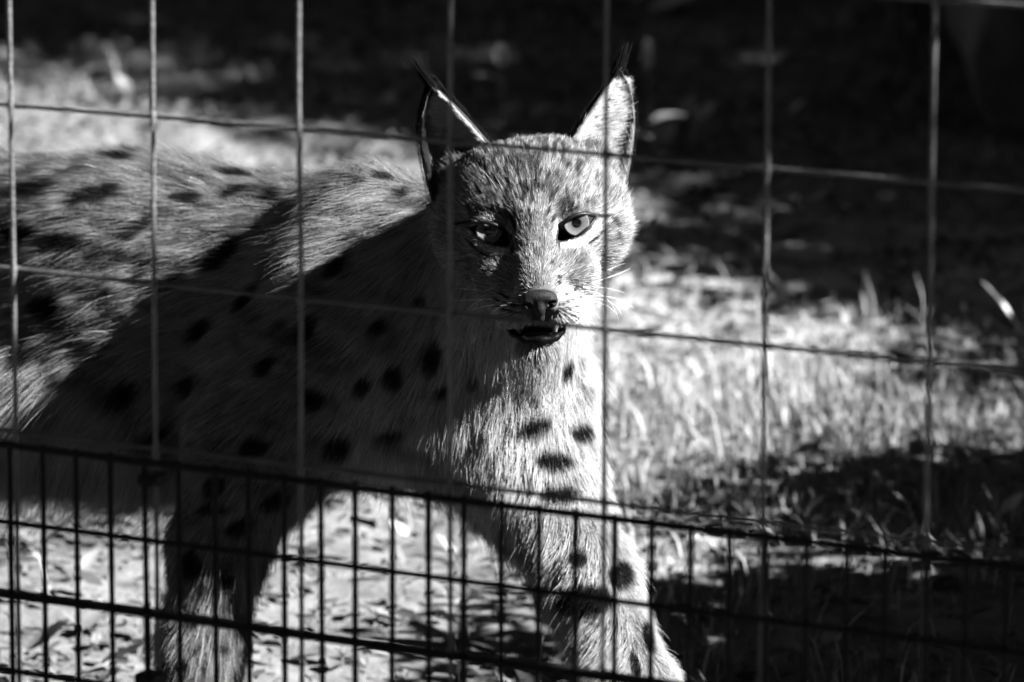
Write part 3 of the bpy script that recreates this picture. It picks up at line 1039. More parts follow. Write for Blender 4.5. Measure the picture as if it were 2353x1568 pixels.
# ---- ear hair
for side, T, U, Pin, Pbk in ears:
    Pl, Wl, Tl = [], [], []
    # inside: long pale hairs from the inner edge and floor, shorter along both rims
    for n, u0, u1, t0, t1, L0, tone0, ahead in ((9000, 0.02, 0.55, 0.0, 0.85, 0.018 if side > 0 else 0.013, 0.72, 1), (6000, 0.70, 0.98, 0.02, 0.97, 0.007, 0.74 if side > 0 else 0.10, -1), (4000, 0.0, 0.16, 0.0, 0.97, 0.007, 0.80, 1), (4500, 0.4, 0.95, 0.0, 0.9, 0.011, 0.34, -1), (3000, 0.0, 1.0, 0.70, 1.0, 0.006, 0.75, 1), (9000, 0.0, 0.09, 0.0, 0.99, 0.0085, 0.8, 1), (6000, 0.93, 1.0, 0.05, 0.99, 0.007, 0.7 if side > 0 else 0.06, -1)):  # left ear's outer hairs darkened, shade painted into their tone
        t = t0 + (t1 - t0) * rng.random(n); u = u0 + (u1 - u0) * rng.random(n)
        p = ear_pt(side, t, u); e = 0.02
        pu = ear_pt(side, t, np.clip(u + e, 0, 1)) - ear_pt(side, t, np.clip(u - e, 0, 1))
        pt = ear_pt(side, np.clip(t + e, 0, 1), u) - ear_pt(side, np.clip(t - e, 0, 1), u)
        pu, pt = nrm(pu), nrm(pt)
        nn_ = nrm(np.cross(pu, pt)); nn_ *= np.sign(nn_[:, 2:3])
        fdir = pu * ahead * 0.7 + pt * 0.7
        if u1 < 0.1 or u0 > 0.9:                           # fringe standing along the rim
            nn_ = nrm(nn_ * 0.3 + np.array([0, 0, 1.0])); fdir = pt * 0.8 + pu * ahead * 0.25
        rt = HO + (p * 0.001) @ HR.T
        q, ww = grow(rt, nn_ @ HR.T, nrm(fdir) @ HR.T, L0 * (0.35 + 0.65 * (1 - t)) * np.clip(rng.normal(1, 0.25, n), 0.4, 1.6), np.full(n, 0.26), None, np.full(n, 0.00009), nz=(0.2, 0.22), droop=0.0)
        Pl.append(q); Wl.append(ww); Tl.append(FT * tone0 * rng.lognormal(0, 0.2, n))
    # back of the ear: short and black with a paler middle
    n = 7000
    t = rng.random(n) ; u = rng.random(n)
    p = ear_pt(side, t, u); e = 0.02
    pu = nrm(ear_pt(side, t, np.clip(u + e, 0, 1)) - ear_pt(side, t, np.clip(u - e, 0, 1)))
    pt = nrm(ear_pt(side, np.clip(t + e, 0, 1), u) - ear_pt(side, np.clip(t - e, 0, 1), u))
    nn_ = nrm(np.cross(pu, pt)); nn_ *= -np.sign(nn_[:, 2:3])
    rt = HO + ((p + nn_ * 3.9) * 0.001) @ HR.T
    q, ww = grow(rt, nn_ @ HR.T, pt @ HR.T, 0.0055 * np.clip(rng.normal(1, 0.25, n), 0.4, 1.6), np.full(n, 0.3), None, np.full(n, 0.00009), nz=(0.15, 0.15), droop=0.0)
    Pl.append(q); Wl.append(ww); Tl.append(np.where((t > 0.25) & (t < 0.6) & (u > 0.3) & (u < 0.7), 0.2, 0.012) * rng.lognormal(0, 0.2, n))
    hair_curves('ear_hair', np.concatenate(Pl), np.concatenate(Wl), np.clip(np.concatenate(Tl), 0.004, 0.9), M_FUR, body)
    # tuft
    n = 170
    tip = H(*EAR[side]['inner'][3])
    end = P(1442, 88, 3.965) if side > 0 else P(935, 118, 3.965)
    L = np.linalg.norm(end - tip); ax_ = (end - tip) / L
    s = np.linspace(0, 1, 7)
    rt = tip - ax_ * 0.004 + rng.normal(size=(n, 3)) * 0.0015
    le = L * rng.uniform(0.35, 1.08, n)
    dv = rng.normal(size=(n, 3)) * 0.085
    bend = nrm(np.cross(ax_, HZ)) * (0.06 if side > 0 else -0.05)
    Pt = rt[:, None] + le[:, None, None] * (s[None, :, None] * (ax_ + dv[:, None]) - s[None, :, None] ** 2 * dv[:, None] * 0.55 + (s * (1 - s))[None, :, None] * bend)
    wt = np.full((n, 7), 0.00013) * np.array([1, 1, 1, 1, 0.9, 0.7, 0.2])
    hair_curves('ear_tuft', Pt, wt, np.full(n, 0.01), M_TUFT, body)

# ------------------------------------------------------------------ eyes
g = NT('lynx_eye')
tc = g.n('ShaderNodeTexCoord')
sx = g.n('ShaderNodeSeparateXYZ'); g.l(tc.outputs['Object'], sx.inputs[0])
rr = g.math('SQRT', g.math('ADD', g.math('MULTIPLY', sx.outputs[0], sx.outputs[0]), g.math('MULTIPLY', sx.outputs[1], sx.outputs[1])))
ang = g.math('ARCTAN2', sx.outputs[1], sx.outputs[0])
cx = g.n('ShaderNodeCombineXYZ'); g.l(g.math('MULTIPLY', ang, 6.0), cx.inputs[0]); g.l(g.math('MULTIPLY', rr, 250.0), cx.inputs[1])
fib = g.n('ShaderNodeTexNoise', Scale=1.6, Detail=5); g.l(cx.outputs[0], fib.inputs['Vector'])
ramp = g.n('ShaderNodeValToRGB')
g.l(g.math('MULTIPLY', rr, 70.0), ramp.inputs[0])
els = ramp.color_ramp.elements
els[0].position = 0.0; els[0].color = (0.002,) * 3 + (1,)
els[1].position = 1.0; els[1].color = (0.012,) * 3 + (1,)
for pos, c in ((0.235, 0.002), (0.255, 0.05), (0.34, 0.09), (0.50, 0.13), (0.63, 0.145), (0.67, 0.015), (0.74, 0.015)):
    e = els.new(pos); e.color = (c, c, c, 1)
mixv = g.math('MULTIPLY', g.math('ADD', g.math('MULTIPLY', fib.outputs['Fac'], 0.9), 0.55), 1.0)
bwn = g.n('ShaderNodeRGBToBW'); g.l(ramp.outputs[0], bwn.inputs[0])
v = g.math('MULTIPLY', bwn.outputs[0], mixv)
cb = g.n('ShaderNodeCombineColor')
for k in range(3): g.l(v, cb.inputs[k])
bs = g.n('ShaderNodeBsdfPrincipled', Roughness=0.25)
bs.inputs['Coat Weight'].default_value = 0.0
bs.inputs['Specular IOR Level'].default_value = 0.0
g.l(cb.outputs[0], bs.inputs['Base Color'])
g.l(bs.outputs[0], g.out.inputs['Surface'])
M_EYE = g.m
g = NT('clear_cornea')
fr = g.n('ShaderNodeFresnel', IOR=1.38)
tb_ = g.n('ShaderNodeBsdfTransparent'); gl = g.n('ShaderNodeBsdfGlossy', Roughness=0.06)
mx = g.n('ShaderNodeMixShader')
ge = g.n('ShaderNodeNewGeometry')                    # light leaving through the dome is not reflected back
g.l(g.math('MULTIPLY', fr.outputs[0], g.math('SUBTRACT', 1.0, ge.outputs['Backfacing'])), mx.inputs[0]); g.l(tb_.outputs[0], mx.inputs[1]); g.l(gl.outputs[0], mx.inputs[2])
g.l(mx.outputs[0], g.out.inputs['Surface'])
M_CORNEA = g.m
for s in (-1, 1):
    bm = bmesh.new()
    bmesh.ops.create_uvsphere(bm, u_segments=48, v_segments=48, radius=0.0152)
    for vv in bm.verts:                                   # flat iris disc
        r_ = math.hypot(vv.co.x, vv.co.y)
        if vv.co.z > 0 and r_ < 0.0104: vv.co.z = 0.0140 - 0.0006 * (1 - (r_ / 0.0104) ** 2) if r_ < 0.0098 else 0.0128
    me = bpy.data.meshes.new('eye'); bm.to_mesh(me); bm.free()
    me.polygons.foreach_set('use_smooth', np.ones(len(me.polygons), dtype=bool))
    o = bpy.data.objects.new('eye', me); COL.objects.link(o); me.materials.append(M_EYE)
    c = H(32.3 * s, -0.4, EYE_Z)
    M = Matrix([[*HR[0], c[0]], [*HR[1], c[1]], [*HR[2], c[2]], [0, 0, 0, 1]])
    o.parent = body
    o.matrix_parent_inverse = Matrix.Translation(lynx.location).inverted() if False else Matrix.Identity(4)
    o.matrix_basis = M
    rc = np.linspace(0, 1, 9); ac = np.arange(32) / 32 * 2 * math.pi
    cv = [(0.0, 0.0, 0.0172)] + [(0.0103 * r_ * math.cos(a_), 0.0103 * r_ * math.sin(a_), 0.0138 + 0.0034 * (1 - r_ ** 2)) for r_ in rc[1:] for a_ in ac]
    cf = [(0, 1 + k, 1 + (k + 1) % 32) for k in range(32)] + [(1 + i * 32 + k, 1 + (i + 1) * 32 + k, 1 + (i + 1) * 32 + (k + 1) % 32, 1 + i * 32 + (k + 1) % 32) for i in range(7) for k in range(32)]
    cme = mesh('cornea', cv, cf); cme.materials.append(M_CORNEA)
    oc = bpy.data.objects.new('cornea', cme); COL.objects.link(oc); oc.parent = o
    # lids: a dark rim round the opening
    q = np.linspace(-16.9, 16.9, 36)
    up = -10.7 + np.sqrt(np.maximum(20.0 ** 2 - q ** 2, 0)); dn = 28.6 - np.sqrt(33.4 ** 2 - q ** 2)
    loop = np.concatenate([np.stack([q, np.maximum(up, dn)], 1), np.stack([q[::-1], dn[::-1]], 1)])
    X_ = 32.0 + loop[:, 0] * math.cos(EA) - loop[:, 1] * math.sin(EA); Y_ = -4.6 + loop[:, 0] * math.sin(EA) + loop[:, 1] * math.cos(EA)
    rr_ = np.hypot(X_ - 32.3, Y_ + 1.5)
    Zz = EYE_Z + np.sqrt(np.maximum(15.9 ** 2 - rr_ ** 2, 6.0))
    Zz[:36] += 2.2 * np.sin(np.linspace(0, math.pi, 36))
    pts = np.array([H(x * s, y, z) for x, y, z in zip(X_, Y_, Zz)])
    top = np.concatenate([np.full(36, 0.0015), np.full(36, 0.0011)])
    V, Fc = tube(np.concatenate([pts, pts[:1]]), np.append(top, top[0]), 7, False)
    link('eyelid', mesh('eyelid', V, Fc), M_LID, body)


# ------------------------------------------------------------------ nose, lips, tongue
def blob(parts, subs, lo, hi, step, k):
    ax3 = [np.arange(lo[i], hi[i], step) for i in range(3)]
    X, Y, Z = np.meshgrid(*ax3, indexing='ij')
    p = np.stack([X, Y, Z], -1)
    def e(c, r):
        l = p - np.array(c, float); r = np.array(r, float)
        k0 = np.sqrt(((l / r) ** 2).sum(-1)); k1 = np.sqrt(((l / r ** 2) ** 2).sum(-1)) + 1e-9
        return k0 * (k0 - 1) / k1
    d = np.full(X.shape, 9.0)
    for c, r in parts: d = smin(d, e(c, r), k)
    for c, r in subs: d = smax(d, -e(c, r), 0.8)
    return surface_nets(d.astype(np.float32), *ax3)


V, Q = blob([((0, -51.5, 44.0), (12.4, 5.4, 6.5)), ((8.2, -55.2, 43), (5.4, 5.4, 6.2)), ((-8.2, -55.2, 43), (5.4, 5.4, 6.2)), ((0, -58, 42.6), (5.0, 7.5, 6.2)), ((0, -66, 38.5), (3.2, 5, 5))],
            [((7.4, -58.0, 48.8), (2.0, 2.7, 4.4)), ((-7.4, -58.0, 48.8), (2.0, 2.7, 4.4)), ((10.2, -56.2, 48), (2.8, 1.2, 3.6)), ((-10.2, -56.2, 48), (2.8, 1.2, 3.6)), ((0, -60, 52.2), (0.6, 8, 2.6))],
            (-18, -74, 30), (18, -42, 57), 0.55, 2.5)
V = HO + (V * 0.001) @ HR.T
link('nose', mesh('nose', V, Q), M_NOSE, body)
low = [(1163, 746, 8), (1170, 758, 14), (1184, 771, 20), (1206, 780, 25), (1240, 782, 27), (1272, 778, 25), (1287, 767, 20), (1293, 754, 14), (1292, 745, 9)]
lp = np.array([hpx(*q) for q in low])
lp = np.array([[np.interp(t, np.arange(len(lp)), lp[:, k]) for k in range(3)] for t in np.linspace(0, len(lp) - 1, 33)])
for it in range(2): lp[1:-1] = 0.5 * lp[1:-1] + 0.25 * (lp[:-2] + lp[2:])
V, Fc = tube(lp, 0.0023 + 0.0008 * np.sin(np.linspace(0, math.pi, 33)) + 0.0005 * np.sin(np.linspace(0, 40, 33)), 10)
link('lower_lip', mesh('lower_lip', V, Fc), M_LIP, body)
upl = [(1166, 741, 12), (1190, 738, 22), (1215, 739, 30), (1238, 733, 36), (1262, 739, 30), (1282, 739, 20), (1293, 743, 12)]
lp = np.array([hpx(*q) for q in upl])
lp = np.array([[np.interp(t, np.arange(len(lp)), lp[:, k]) for k in range(3)] for t in np.linspace(0, len(lp) - 1, 29)])
for it in range(2): lp[1:-1] = 0.5 * lp[1:-1] + 0.25 * (lp[:-2] + lp[2:])
V, Fc = tube(lp, 0.0013, 8)
link('upper_lip', mesh('upper_lip', V, Fc), M_LIP, body)
V, Q = blob([((-4, -81, 6), (13, 3.6, 18)), ((-4, -80.5, 14), (10, 3.0, 8))], [((-4, -76.5, 14), (0.8, 2.2, 16))], (-22, -90, -20), (14, -70, 32), 0.9, 2)
link('tongue', mesh('tongue', HO + (V * 0.001) @ HR.T, Q), M_TONGUE, body)

# ------------------------------------------------------------------ whiskers
wh = [[(1347, 653, 14), (1385, 641, 0), (1420, 630, -12), (1447, 615.6, -22)], [(1339, 660, 16), (1372, 657, 2), (1402, 660, -8), (1434, 672, -18)], [(1342, 680, 14), (1385, 675, 0), (1425, 682, -14), (1458, 708, -26)],
      [(1342, 687, 14), (1391, 682, 0), (1416, 695, -8), (1428, 721, -16)], [(1342, 688, 14), (1382, 693, 0), (1400, 702, -6), (1412, 716, -10)], [(1338, 704, 14), (1358, 707, 4), (1372, 718, -2), (1377, 730, -6)],
      [(1330, 717, 14), (1350, 729, 4), (1362, 740, 0), (1370, 752, -4)], [(1318, 726, 16), (1336, 740, 8), (1346, 752, 4), (1352, 760, 0)], [(1335, 668, 15), (1380, 664, 2), (1412, 690, -10), (1422, 740, -20)],
      [(1322, 722, 14), (1345, 735, 6), (1358, 752, 2), (1366, 768, -2)],
      [(1140, 680, 14), (1103, 688, 0), (1086, 699, -8), (1075, 712, -14)], [(1130, 688, 14), (1090, 690, 0), (1060, 691, -10), (1038, 692, -18)], [(1136, 700, 14), (1105, 706, 2), (1082, 712, -8), (1066, 719, -14)],
      [(1154, 708, 14), (1138, 715, 6), (1126, 721, 2), (1112, 731, -2)], [(1128, 672, 12), (1100, 668, 0), (1070, 664, -12), (1045, 664, -20)],
      [(1152, 452, -6), (1135, 425, 2), (1120, 405, 8), (1105, 390, 12)], [(1160, 450, -4), (1150, 430, 4), (1142, 412, 8), (1130, 396, 12)], [(1300, 470, -4), (1296, 445, 4), (1294, 428, 8), (1296, 412, 10)],
      [(1395, 620, -6), (1412, 612, -14), (1425, 606, -20), (1436, 604, -24)]]
wp, ww = [], []
for c in wh:
    q = bez(np.array([hpx(*k) for k in c]), np.linspace(0, 1, 12))
    wp.append(q); ww.append((0.00020 if len(wp) < 16 else 0.00010) * np.linspace(1, 0.28, 12))
ob = hair_curves('whiskers', np.array(wp), np.array(ww), np.full(len(wp), 0.9), M_WHISK, body)

# ================================================================== plants
def leaf_cards(n, centre_fn, size, tone_fn, curl=0.25, aspect=0.5):
    """n small bent leaves -> verts, quads, tone per vertex (6 verts, 2 quads each)"""
    c = centre_fn(n)
    n = len(c)
    a = nrm(rng.normal(size=(n, 3)) * [1, 1, 0.7]); r = nrm(rng.normal(size=(n, 3)))
    b = nrm(np.cross(a, r)); nn = np.cross(a, b)
    L = size * rng.uniform(0.6, 1.3, (n, 1)); W = L * aspect
    cu = nn * L * curl * rng.uniform(0.2, 1.0, (n, 1))
    v = np.stack([c - a * L * 0.5, c - b * W * 0.5 + cu * 0.3, c + b * W * 0.5 + cu * 0.3, c + a * L * 0.5 + cu], 1)
    q = np.arange(n)[:, None] * 4 + np.array([0, 1, 3, 2])
    t = np.repeat(tone_fn(c), 4)
    return v.reshape(-1, 3), q, t


def crown_points(blobs):
    def fn(n):
        out = []
        tot = sum(r ** 2 for _, r in blobs)
        for c, r in blobs:
            m = int(n * r ** 2 / tot)
            d = nrm(rng.normal(size=(m, 3)))
            rad = r * rng.random(m) ** 0.40
            p = np.asarray(c) + d * rad[:, None] * [1, 1, 0.9]
            out.append(p)
        p = np.concatenate(out)
        g_ = noise(p, 0.32 * max(r for _, r in blobs) + 0.05, 31)
        return p[g_ > 0.27]
    return fn


def tree(name, label, group, base, blobs, n, size, trunk_r, tone=0.09, limbs=7):
    t = empty(name, (base[0], base[1], 0))
    c0 = np.mean([c for c, _ in blobs], 0)
    parts = []
    b = np.array([base[0], base[1], -0.05])
    s = np.linspace(0, 1, 9)[:, None]
    path = b + (c0 - b) * s + 0.06 * np.linalg.norm(c0 - b) * np.sin(s * 5) * np.array([0.5, 0.4, 0])
    parts.append(tube(path, trunk_r * (1 - 0.65 * s[:, 0]) + 0.35 * trunk_r * np.exp(-s[:, 0] * 14), 10))
    for k in range(limbs):
        i = random.randint(3, 7)
        c, r = random.choice(blobs)
        e = np.asarray(c) + nrm(rng.normal(size=3)) * r * 0.8
        m = 0.5 * (path[i] + e) + rng.normal(size=3) * 0.08 * np.linalg.norm(e - path[i])
        parts.append(tube(bez([path[i], m, e], np.linspace(0, 1, 6)), np.linspace(trunk_r * 0.4, trunk_r * 0.08, 6), 6))
    V, Fc = merge(parts)
    link('trunk', mesh('trunk', V, Fc), M_BARK, t)
    V, Q, tn = leaf_cards(n, crown_points(blobs), size, lambda c: tone * (0.6 + 0.8 * noise(c, 0.25, 33)))
    me = mesh('crown', V, Q, False); vattr(me, 'tone', tn)
    link('crown', me, M_CROWN, t)
    setp(t, label, 'tree' if name.endswith('tree') else 'bush', group)
    return t


def shade_pos(x, y, h):
    p = np.array([x, y, 0.0]) + SUN / SUN[2] * h
    return p


def cluster(c, r, k=5, f=0.62):
    c = np.asarray(c, float)
    out = [(c, r * 0.96)]
    for _ in range(k):
        d = nrm(rng.normal(size=3))
        out.append((c + d * r * 0.5, r * f * rng.uniform(0.75, 1.0)))
    return out


G1 = 'trees and bushes shading the enclosure'
SHADE = [  # shadow centre x, y, crown height, crown radius, leaves, leaf size
    (-0.4, 9.65, 3.6, 1.65, 20000, 0.13, 'shade_tree', 'broad leafy tree whose shade falls across the back of the enclosure'),
    (1.0, 9.15, 3.2, 1.60, 18000, 0.13, 'shade_tree', 'round-crowned tree shading the ground behind the lynx'),
    (2.00, 6.95, 2.1, 1.40, 16000, 0.11, 'shade_tree', 'leafy tree beside the enclosure, shading the ground right of the lynx'),
    (0.30, 7.75, 2.2, 0.60, 8000, 0.07, 'shade_tree', 'slim young tree in front of the round-crowned tree'),
    (1.40, 7.40, 1.5, 0.88, 11000, 0.08, 'shade_tree', 'small rounded tree between the knee-high bush and the bigger trees'),
    (0.98, 6.98, 1.0, 0.50, 8000, 0.06, 'leafy_bush', 'waist-high bush behind the knee-high one'),
    (0.85, 6.5, 0.80, 0.55, 8000, 0.06, 'leafy_bush', 'knee-high bush beside the path of sunlight'),
    (1.22, 5.85, 0.58, 0.50, 6000, 0.05, 'leafy_bush', 'small bush between the knee-high bush and the broad one'),
    (1.12, 5.30, 0.60, 0.58, 8000, 0.06, 'leafy_bush', 'broad bush next to the sunny grass patch'),
    (1.00, 4.72, 0.38, 0.42, 7000, 0.05, 'leafy_bush', 'low bush close by the right end of the fence'),
    (0.76, 4.98, 0.48, 0.45, 6000, 0.05, 'leafy_bush', 'low spreading bush at the edge of the sunny grass'),
    (0.36, 4.48, 0.50, 0.33, 6000, 0.05, 'leafy_bush', 'small round bush between the fence and the low bush'),
    (-0.62, 3.32, 1.75, 0.28, 7000, 0.05, 'young_tree', 'slender young tree on the visitors side of the fence'),
    (-0.10, 3.04, 1.45, 0.25, 7000, 0.05, 'young_tree', 'shorter sapling beside the slender young tree'),
    (-0.40, 1.80, 1.60, 0.62, 9000, 0.08, 'leafy_bush', 'rounded bush on the visitors side, shading the foot of the fence'),
    (0.30, 1.10, 1.20, 0.70, 8000, 0.08, 'leafy_bush', 'bush behind the visitors path'),
]
for x, y, h, r, n, sz, nm, lb in SHADE:
    c = shade_pos(x, y, h)
    tree(nm, lb, G1, c[:2], cluster(c, r), n, sz, 0.10 * r, 0.08)
ring = [(-6.0, 2.0), (-5.5, 7.5), (-6.5, -3.5), (-2.2, -5.5), (2.0, -6.5), (6.5, -6.0), (-4.5, 14.0), (-1.0, 15.5), (3.0, 14.5), (7.0, 12.0), (8.0, 8.0)]  # unseen trees added all round to block skylight
proto = None
for k, (x, y) in enumerate(ring):
    if proto is None:
        c = np.array([x, y, 3.6])
        proto = tree('woodland_tree', 'tall leafy tree of the wood round the enclosure', 'woodland trees round the enclosure', (x, y), cluster(c, 2.4, 8) + [(np.array([x, y, 1.6]), 1.5)], 16000, 0.26, 0.16, 0.07, 12)
    else:
        o = proto.copy(); COL.objects.link(o)
        o.location = (x, y, 0); o.rotation_euler = (0, 0, k * 2.1); o.scale = (1, 1, 0.9 + 0.35 * ((k * 37) % 10) / 10)
        for ch in proto.children:
            c_ = ch.copy(); COL.objects.link(c_); c_.parent = o

# three unseen trees added to block skylight: their crowns close the sky, the low sun comes in beneath them
for k, (x, y, bx, by) in enumerate([(-2.6, 5.0, -4.6, 6.2), (-0.6, 0.6, -2.6, -2.2), (0.8, 8.6, 2.2, 13.0)]):
    c = np.array([x, y, 7.2])
    tree('old_tree', ['old tree leaning over the enclosure with a high spreading crown', 'old tree behind the visitors path with a high crown', 'old tree at the back whose high crown hangs over the grass'][k], 'old trees with high crowns', (bx, by),
         [(c + np.array([dx, dy, dz]), 2.1) for dx, dy, dz in ((0, 0, 0), (1.5, 0.8, 0.2), (-1.5, 0.6, 0.3), (0.2, -1.6, 0.1), (0.1, 1.7, 0.4), (1.2, -1.2, 0.3))], 15000, 0.34, 0.22, 0.06, 14)

# ------------------------------------------------------------------ grass and litter
def scatter(n, x0, x1, y0, y1, fn=None):
    p = np.stack([rng.uniform(x0, x1, n), rng.uniform(y0, y1, n)], 1)
    if fn is not None:
        p = p[rng.random(n) < fn(p)]
    return p


def grass_cover(p):
    q = np.concatenate([p, np.zeros((len(p), 1))], 1)
    n1 = noise(q, 0.45, 41); n2 = noise(q, 0.16, 42)
    u, v, d = project(np.concatenate([p, np.zeros((len(p), 1))], 1))
    base = sstep(0.38, 0.62, 0.6 * n1 + 0.4 * n2)
    # lush patch to the right behind the lynx, bare trodden earth on the left and far right
    lush = np.exp(-((p[:, 0] - 0.30) / 0.42) ** 2 - ((p[:, 1] - 5.6) / 0.75) ** 2)
    bare = np.exp(-((p[:, 0] - 0.45) / 0.35) ** 2 - ((p[:, 1] - 6.7) / 0.35) ** 2) + 0.8 * np.exp(-((p[:, 0] + 0.35) / 0.4) ** 2 - ((p[:, 1] - 4.85) / 0.5) ** 2)
    return np.clip(0.16 * base + 0.8 * lush * (0.35 + 0.65 * base) - 0.6 * bare, 0.01, 1)


gp = np.concatenate([scatter(420000, -1.5, 1.5, 4.2, 11.0, grass_cover), scatter(9000, -1.5, 1.5, 2.4, 4.2), scatter(26000, -4.5, -1.5, 2.4, 12.0), scatter(26000, 1.5, 4.5, 2.4, 12.0)])
n = len(gp)
gzz = ground_z(gp[:, 0], gp[:, 1])
az = rng.uniform(0, 2 * math.pi, n)
hgt = rng.gamma(3, 0.0072, n) * (0.7 + 0.8 * noise(np.concatenate([gp, np.zeros((n, 1))], 1), 0.3, 43))
lean = rng.uniform(0.15, 0.95, n) * hgt
wd = rng.uniform(0.0005, 0.0015, n)
dr = np.stack([np.cos(az), np.sin(az), np.zeros(n)], 1); sd = np.stack([-np.sin(az + rng.uniform(-1, 1, n)), np.cos(az + rng.uniform(-1, 1, n)), np.zeros(n)], 1)
b0 = np.stack([gp[:, 0], gp[:, 1], gzz - 0.004], 1)
m1 = b0 + dr * (lean * 0.3)[:, None] + np.array([0, 0, 1]) * (hgt * 0.6)[:, None]
tp = b0 + dr * lean[:, None] + np.array([0, 0, 1]) * hgt[:, None]
V = np.stack([b0 - sd * wd[:, None], b0 + sd * wd[:, None], m1 + sd * wd[:, None] * 0.8, m1 - sd * wd[:, None] * 0.8, tp], 1).reshape(-1, 3)
i0 = np.arange(n)[:, None] * 5
F4 = i0 + np.array([0, 1, 2, 3]); F3 = i0 + np.array([3, 2, 4])
T3 = np.concatenate([F4[:, [0, 1, 2]], F4[:, [0, 2, 3]], F3])
me = mesh('grass', V, T3, False)
dry = rng.random(n)
lushv = np.exp(-((gp[:, 0] - 0.22) / 0.3) ** 2 - ((gp[:, 1] - 5.75) / 0.5) ** 2)
tn = np.where(dry < 0.40 + 0.45 * lushv, rng.uniform(0.28, 0.55, n), rng.uniform(0.08, 0.22, n))
vattr(me, 'tone', np.repeat(tn, 5))
o = link('grass', me, M_GRASS)
setp(o, 'short mixed green and dry grass sprouting from the soil', 'grass', kind='stuff')
print('blades', n)

# small litter
lp_ = np.concatenate([scatter(46000, -1.5, 1.5, 3.0, 11.0), scatter(9000, -4.5, -1.5, 2.0, 12.0), scatter(9000, 1.5, 4.5, 2.0, 12.0)])
lz = ground_z(lp_[:, 0], lp_[:, 1])


def lit_c(n):
    return np.stack([lp_[:, 0], lp_[:, 1], lz + rng.uniform(0.002, 0.012, len(lp_))], 1)


c = lit_c(0); n = len(c)
a_ = rng.uniform(0, 2 * math.pi, n)
tl = rng.normal(0, 0.28, (n, 2))
e1 = nrm(np.stack([np.cos(a_), np.sin(a_), tl[:, 0]], 1)); e2 = nrm(np.stack([-np.sin(a_), np.cos(a_), tl[:, 1]], 1)); e3 = np.cross(e1, e2)
L = (0.016 * rng.lognormal(0, 0.45, n)).clip(0.005, 0.034)[:, None]; W = L * rng.uniform(0.25, 0.6, (n, 1))
cu = rng.uniform(-0.1, 0.5, (n, 1)) * L; fo = rng.uniform(0.0, 0.5, (n, 1)) * W
jit = lambda: 1 + rng.normal(0, 0.22, (n, 1))
vs = [c - e1 * L * 0.5, c - e1 * L * 0.2 * jit() + e2 * W * 0.5 * jit() + e3 * fo, c + e1 * L * 0.22 * jit() + e2 * W * 0.42 * jit() + e3 * (fo + cu * 0.4), c + e1 * L * 0.5 + e3 * cu,
      c + e1 * L * 0.22 * jit() - e2 * W * 0.42 * jit() + e3 * (fo + cu * 0.4), c - e1 * L * 0.2 * jit() - e2 * W * 0.5 * jit() + e3 * fo]
V = np.stack(vs, 1).reshape(-1, 3)
i6 = np.arange(n)[:, None] * 6
Q = np.concatenate([i6 + np.array([0, 1, 2, 3]), i6 + np.array([0, 3, 4, 5])])
tn = np.repeat(np.exp(rng.normal(math.log(0.13), 0.42, n)).clip(0.02, 0.5), 6)
me = mesh('leaf_litter', V, Q, False); vattr(me, 'tone', tn)
o = link('leaf_litter', me, M_LEAF)
setp(o, 'crumbled brown leaf litter strewn over the soil', 'litter', kind='stuff')


def leaf_mesh(name, L, W, tone, curl=0.2, fold=0.15, n=7, stalk=0.25):
    """a single leaf with midrib fold, lying along +x from the origin"""
    s = np.linspace(0, 1, n)
    wv = W * np.sin(math.pi * np.clip(s, 0.02, 0.985) ** 0.8) ** 0.85
    z = curl * L * s ** 2
    mid = np.stack([s * L, 0 * s, z], 1)
    V = np.concatenate([mid, mid + np.stack([0 * s, wv, fold * wv], 1), mid + np.stack([0 * s, -wv, fold * wv], 1)])
    Fc = []
    for i in range(n - 1):
        Fc += [(i, i + 1, n + i + 1, n + i), (i + 1, i, 2 * n + i, 2 * n + i + 1)]
    parts = [(V, Fc)]
    if stalk:
        parts.append(tube([[-stalk * L, 0, 0.02 * L], [-stalk * L * 0.4, 0.02 * L, 0], [0.05 * L, 0, 0]], W * 0.06, 5))
    V, Fc = merge(parts)
    me = mesh(name, V, Fc)
    vattr(me, 'tone', np.full(len(V), tone))
    me.materials.append(M_PLANT if tone < 0.3 else M_LEAF)
    return me


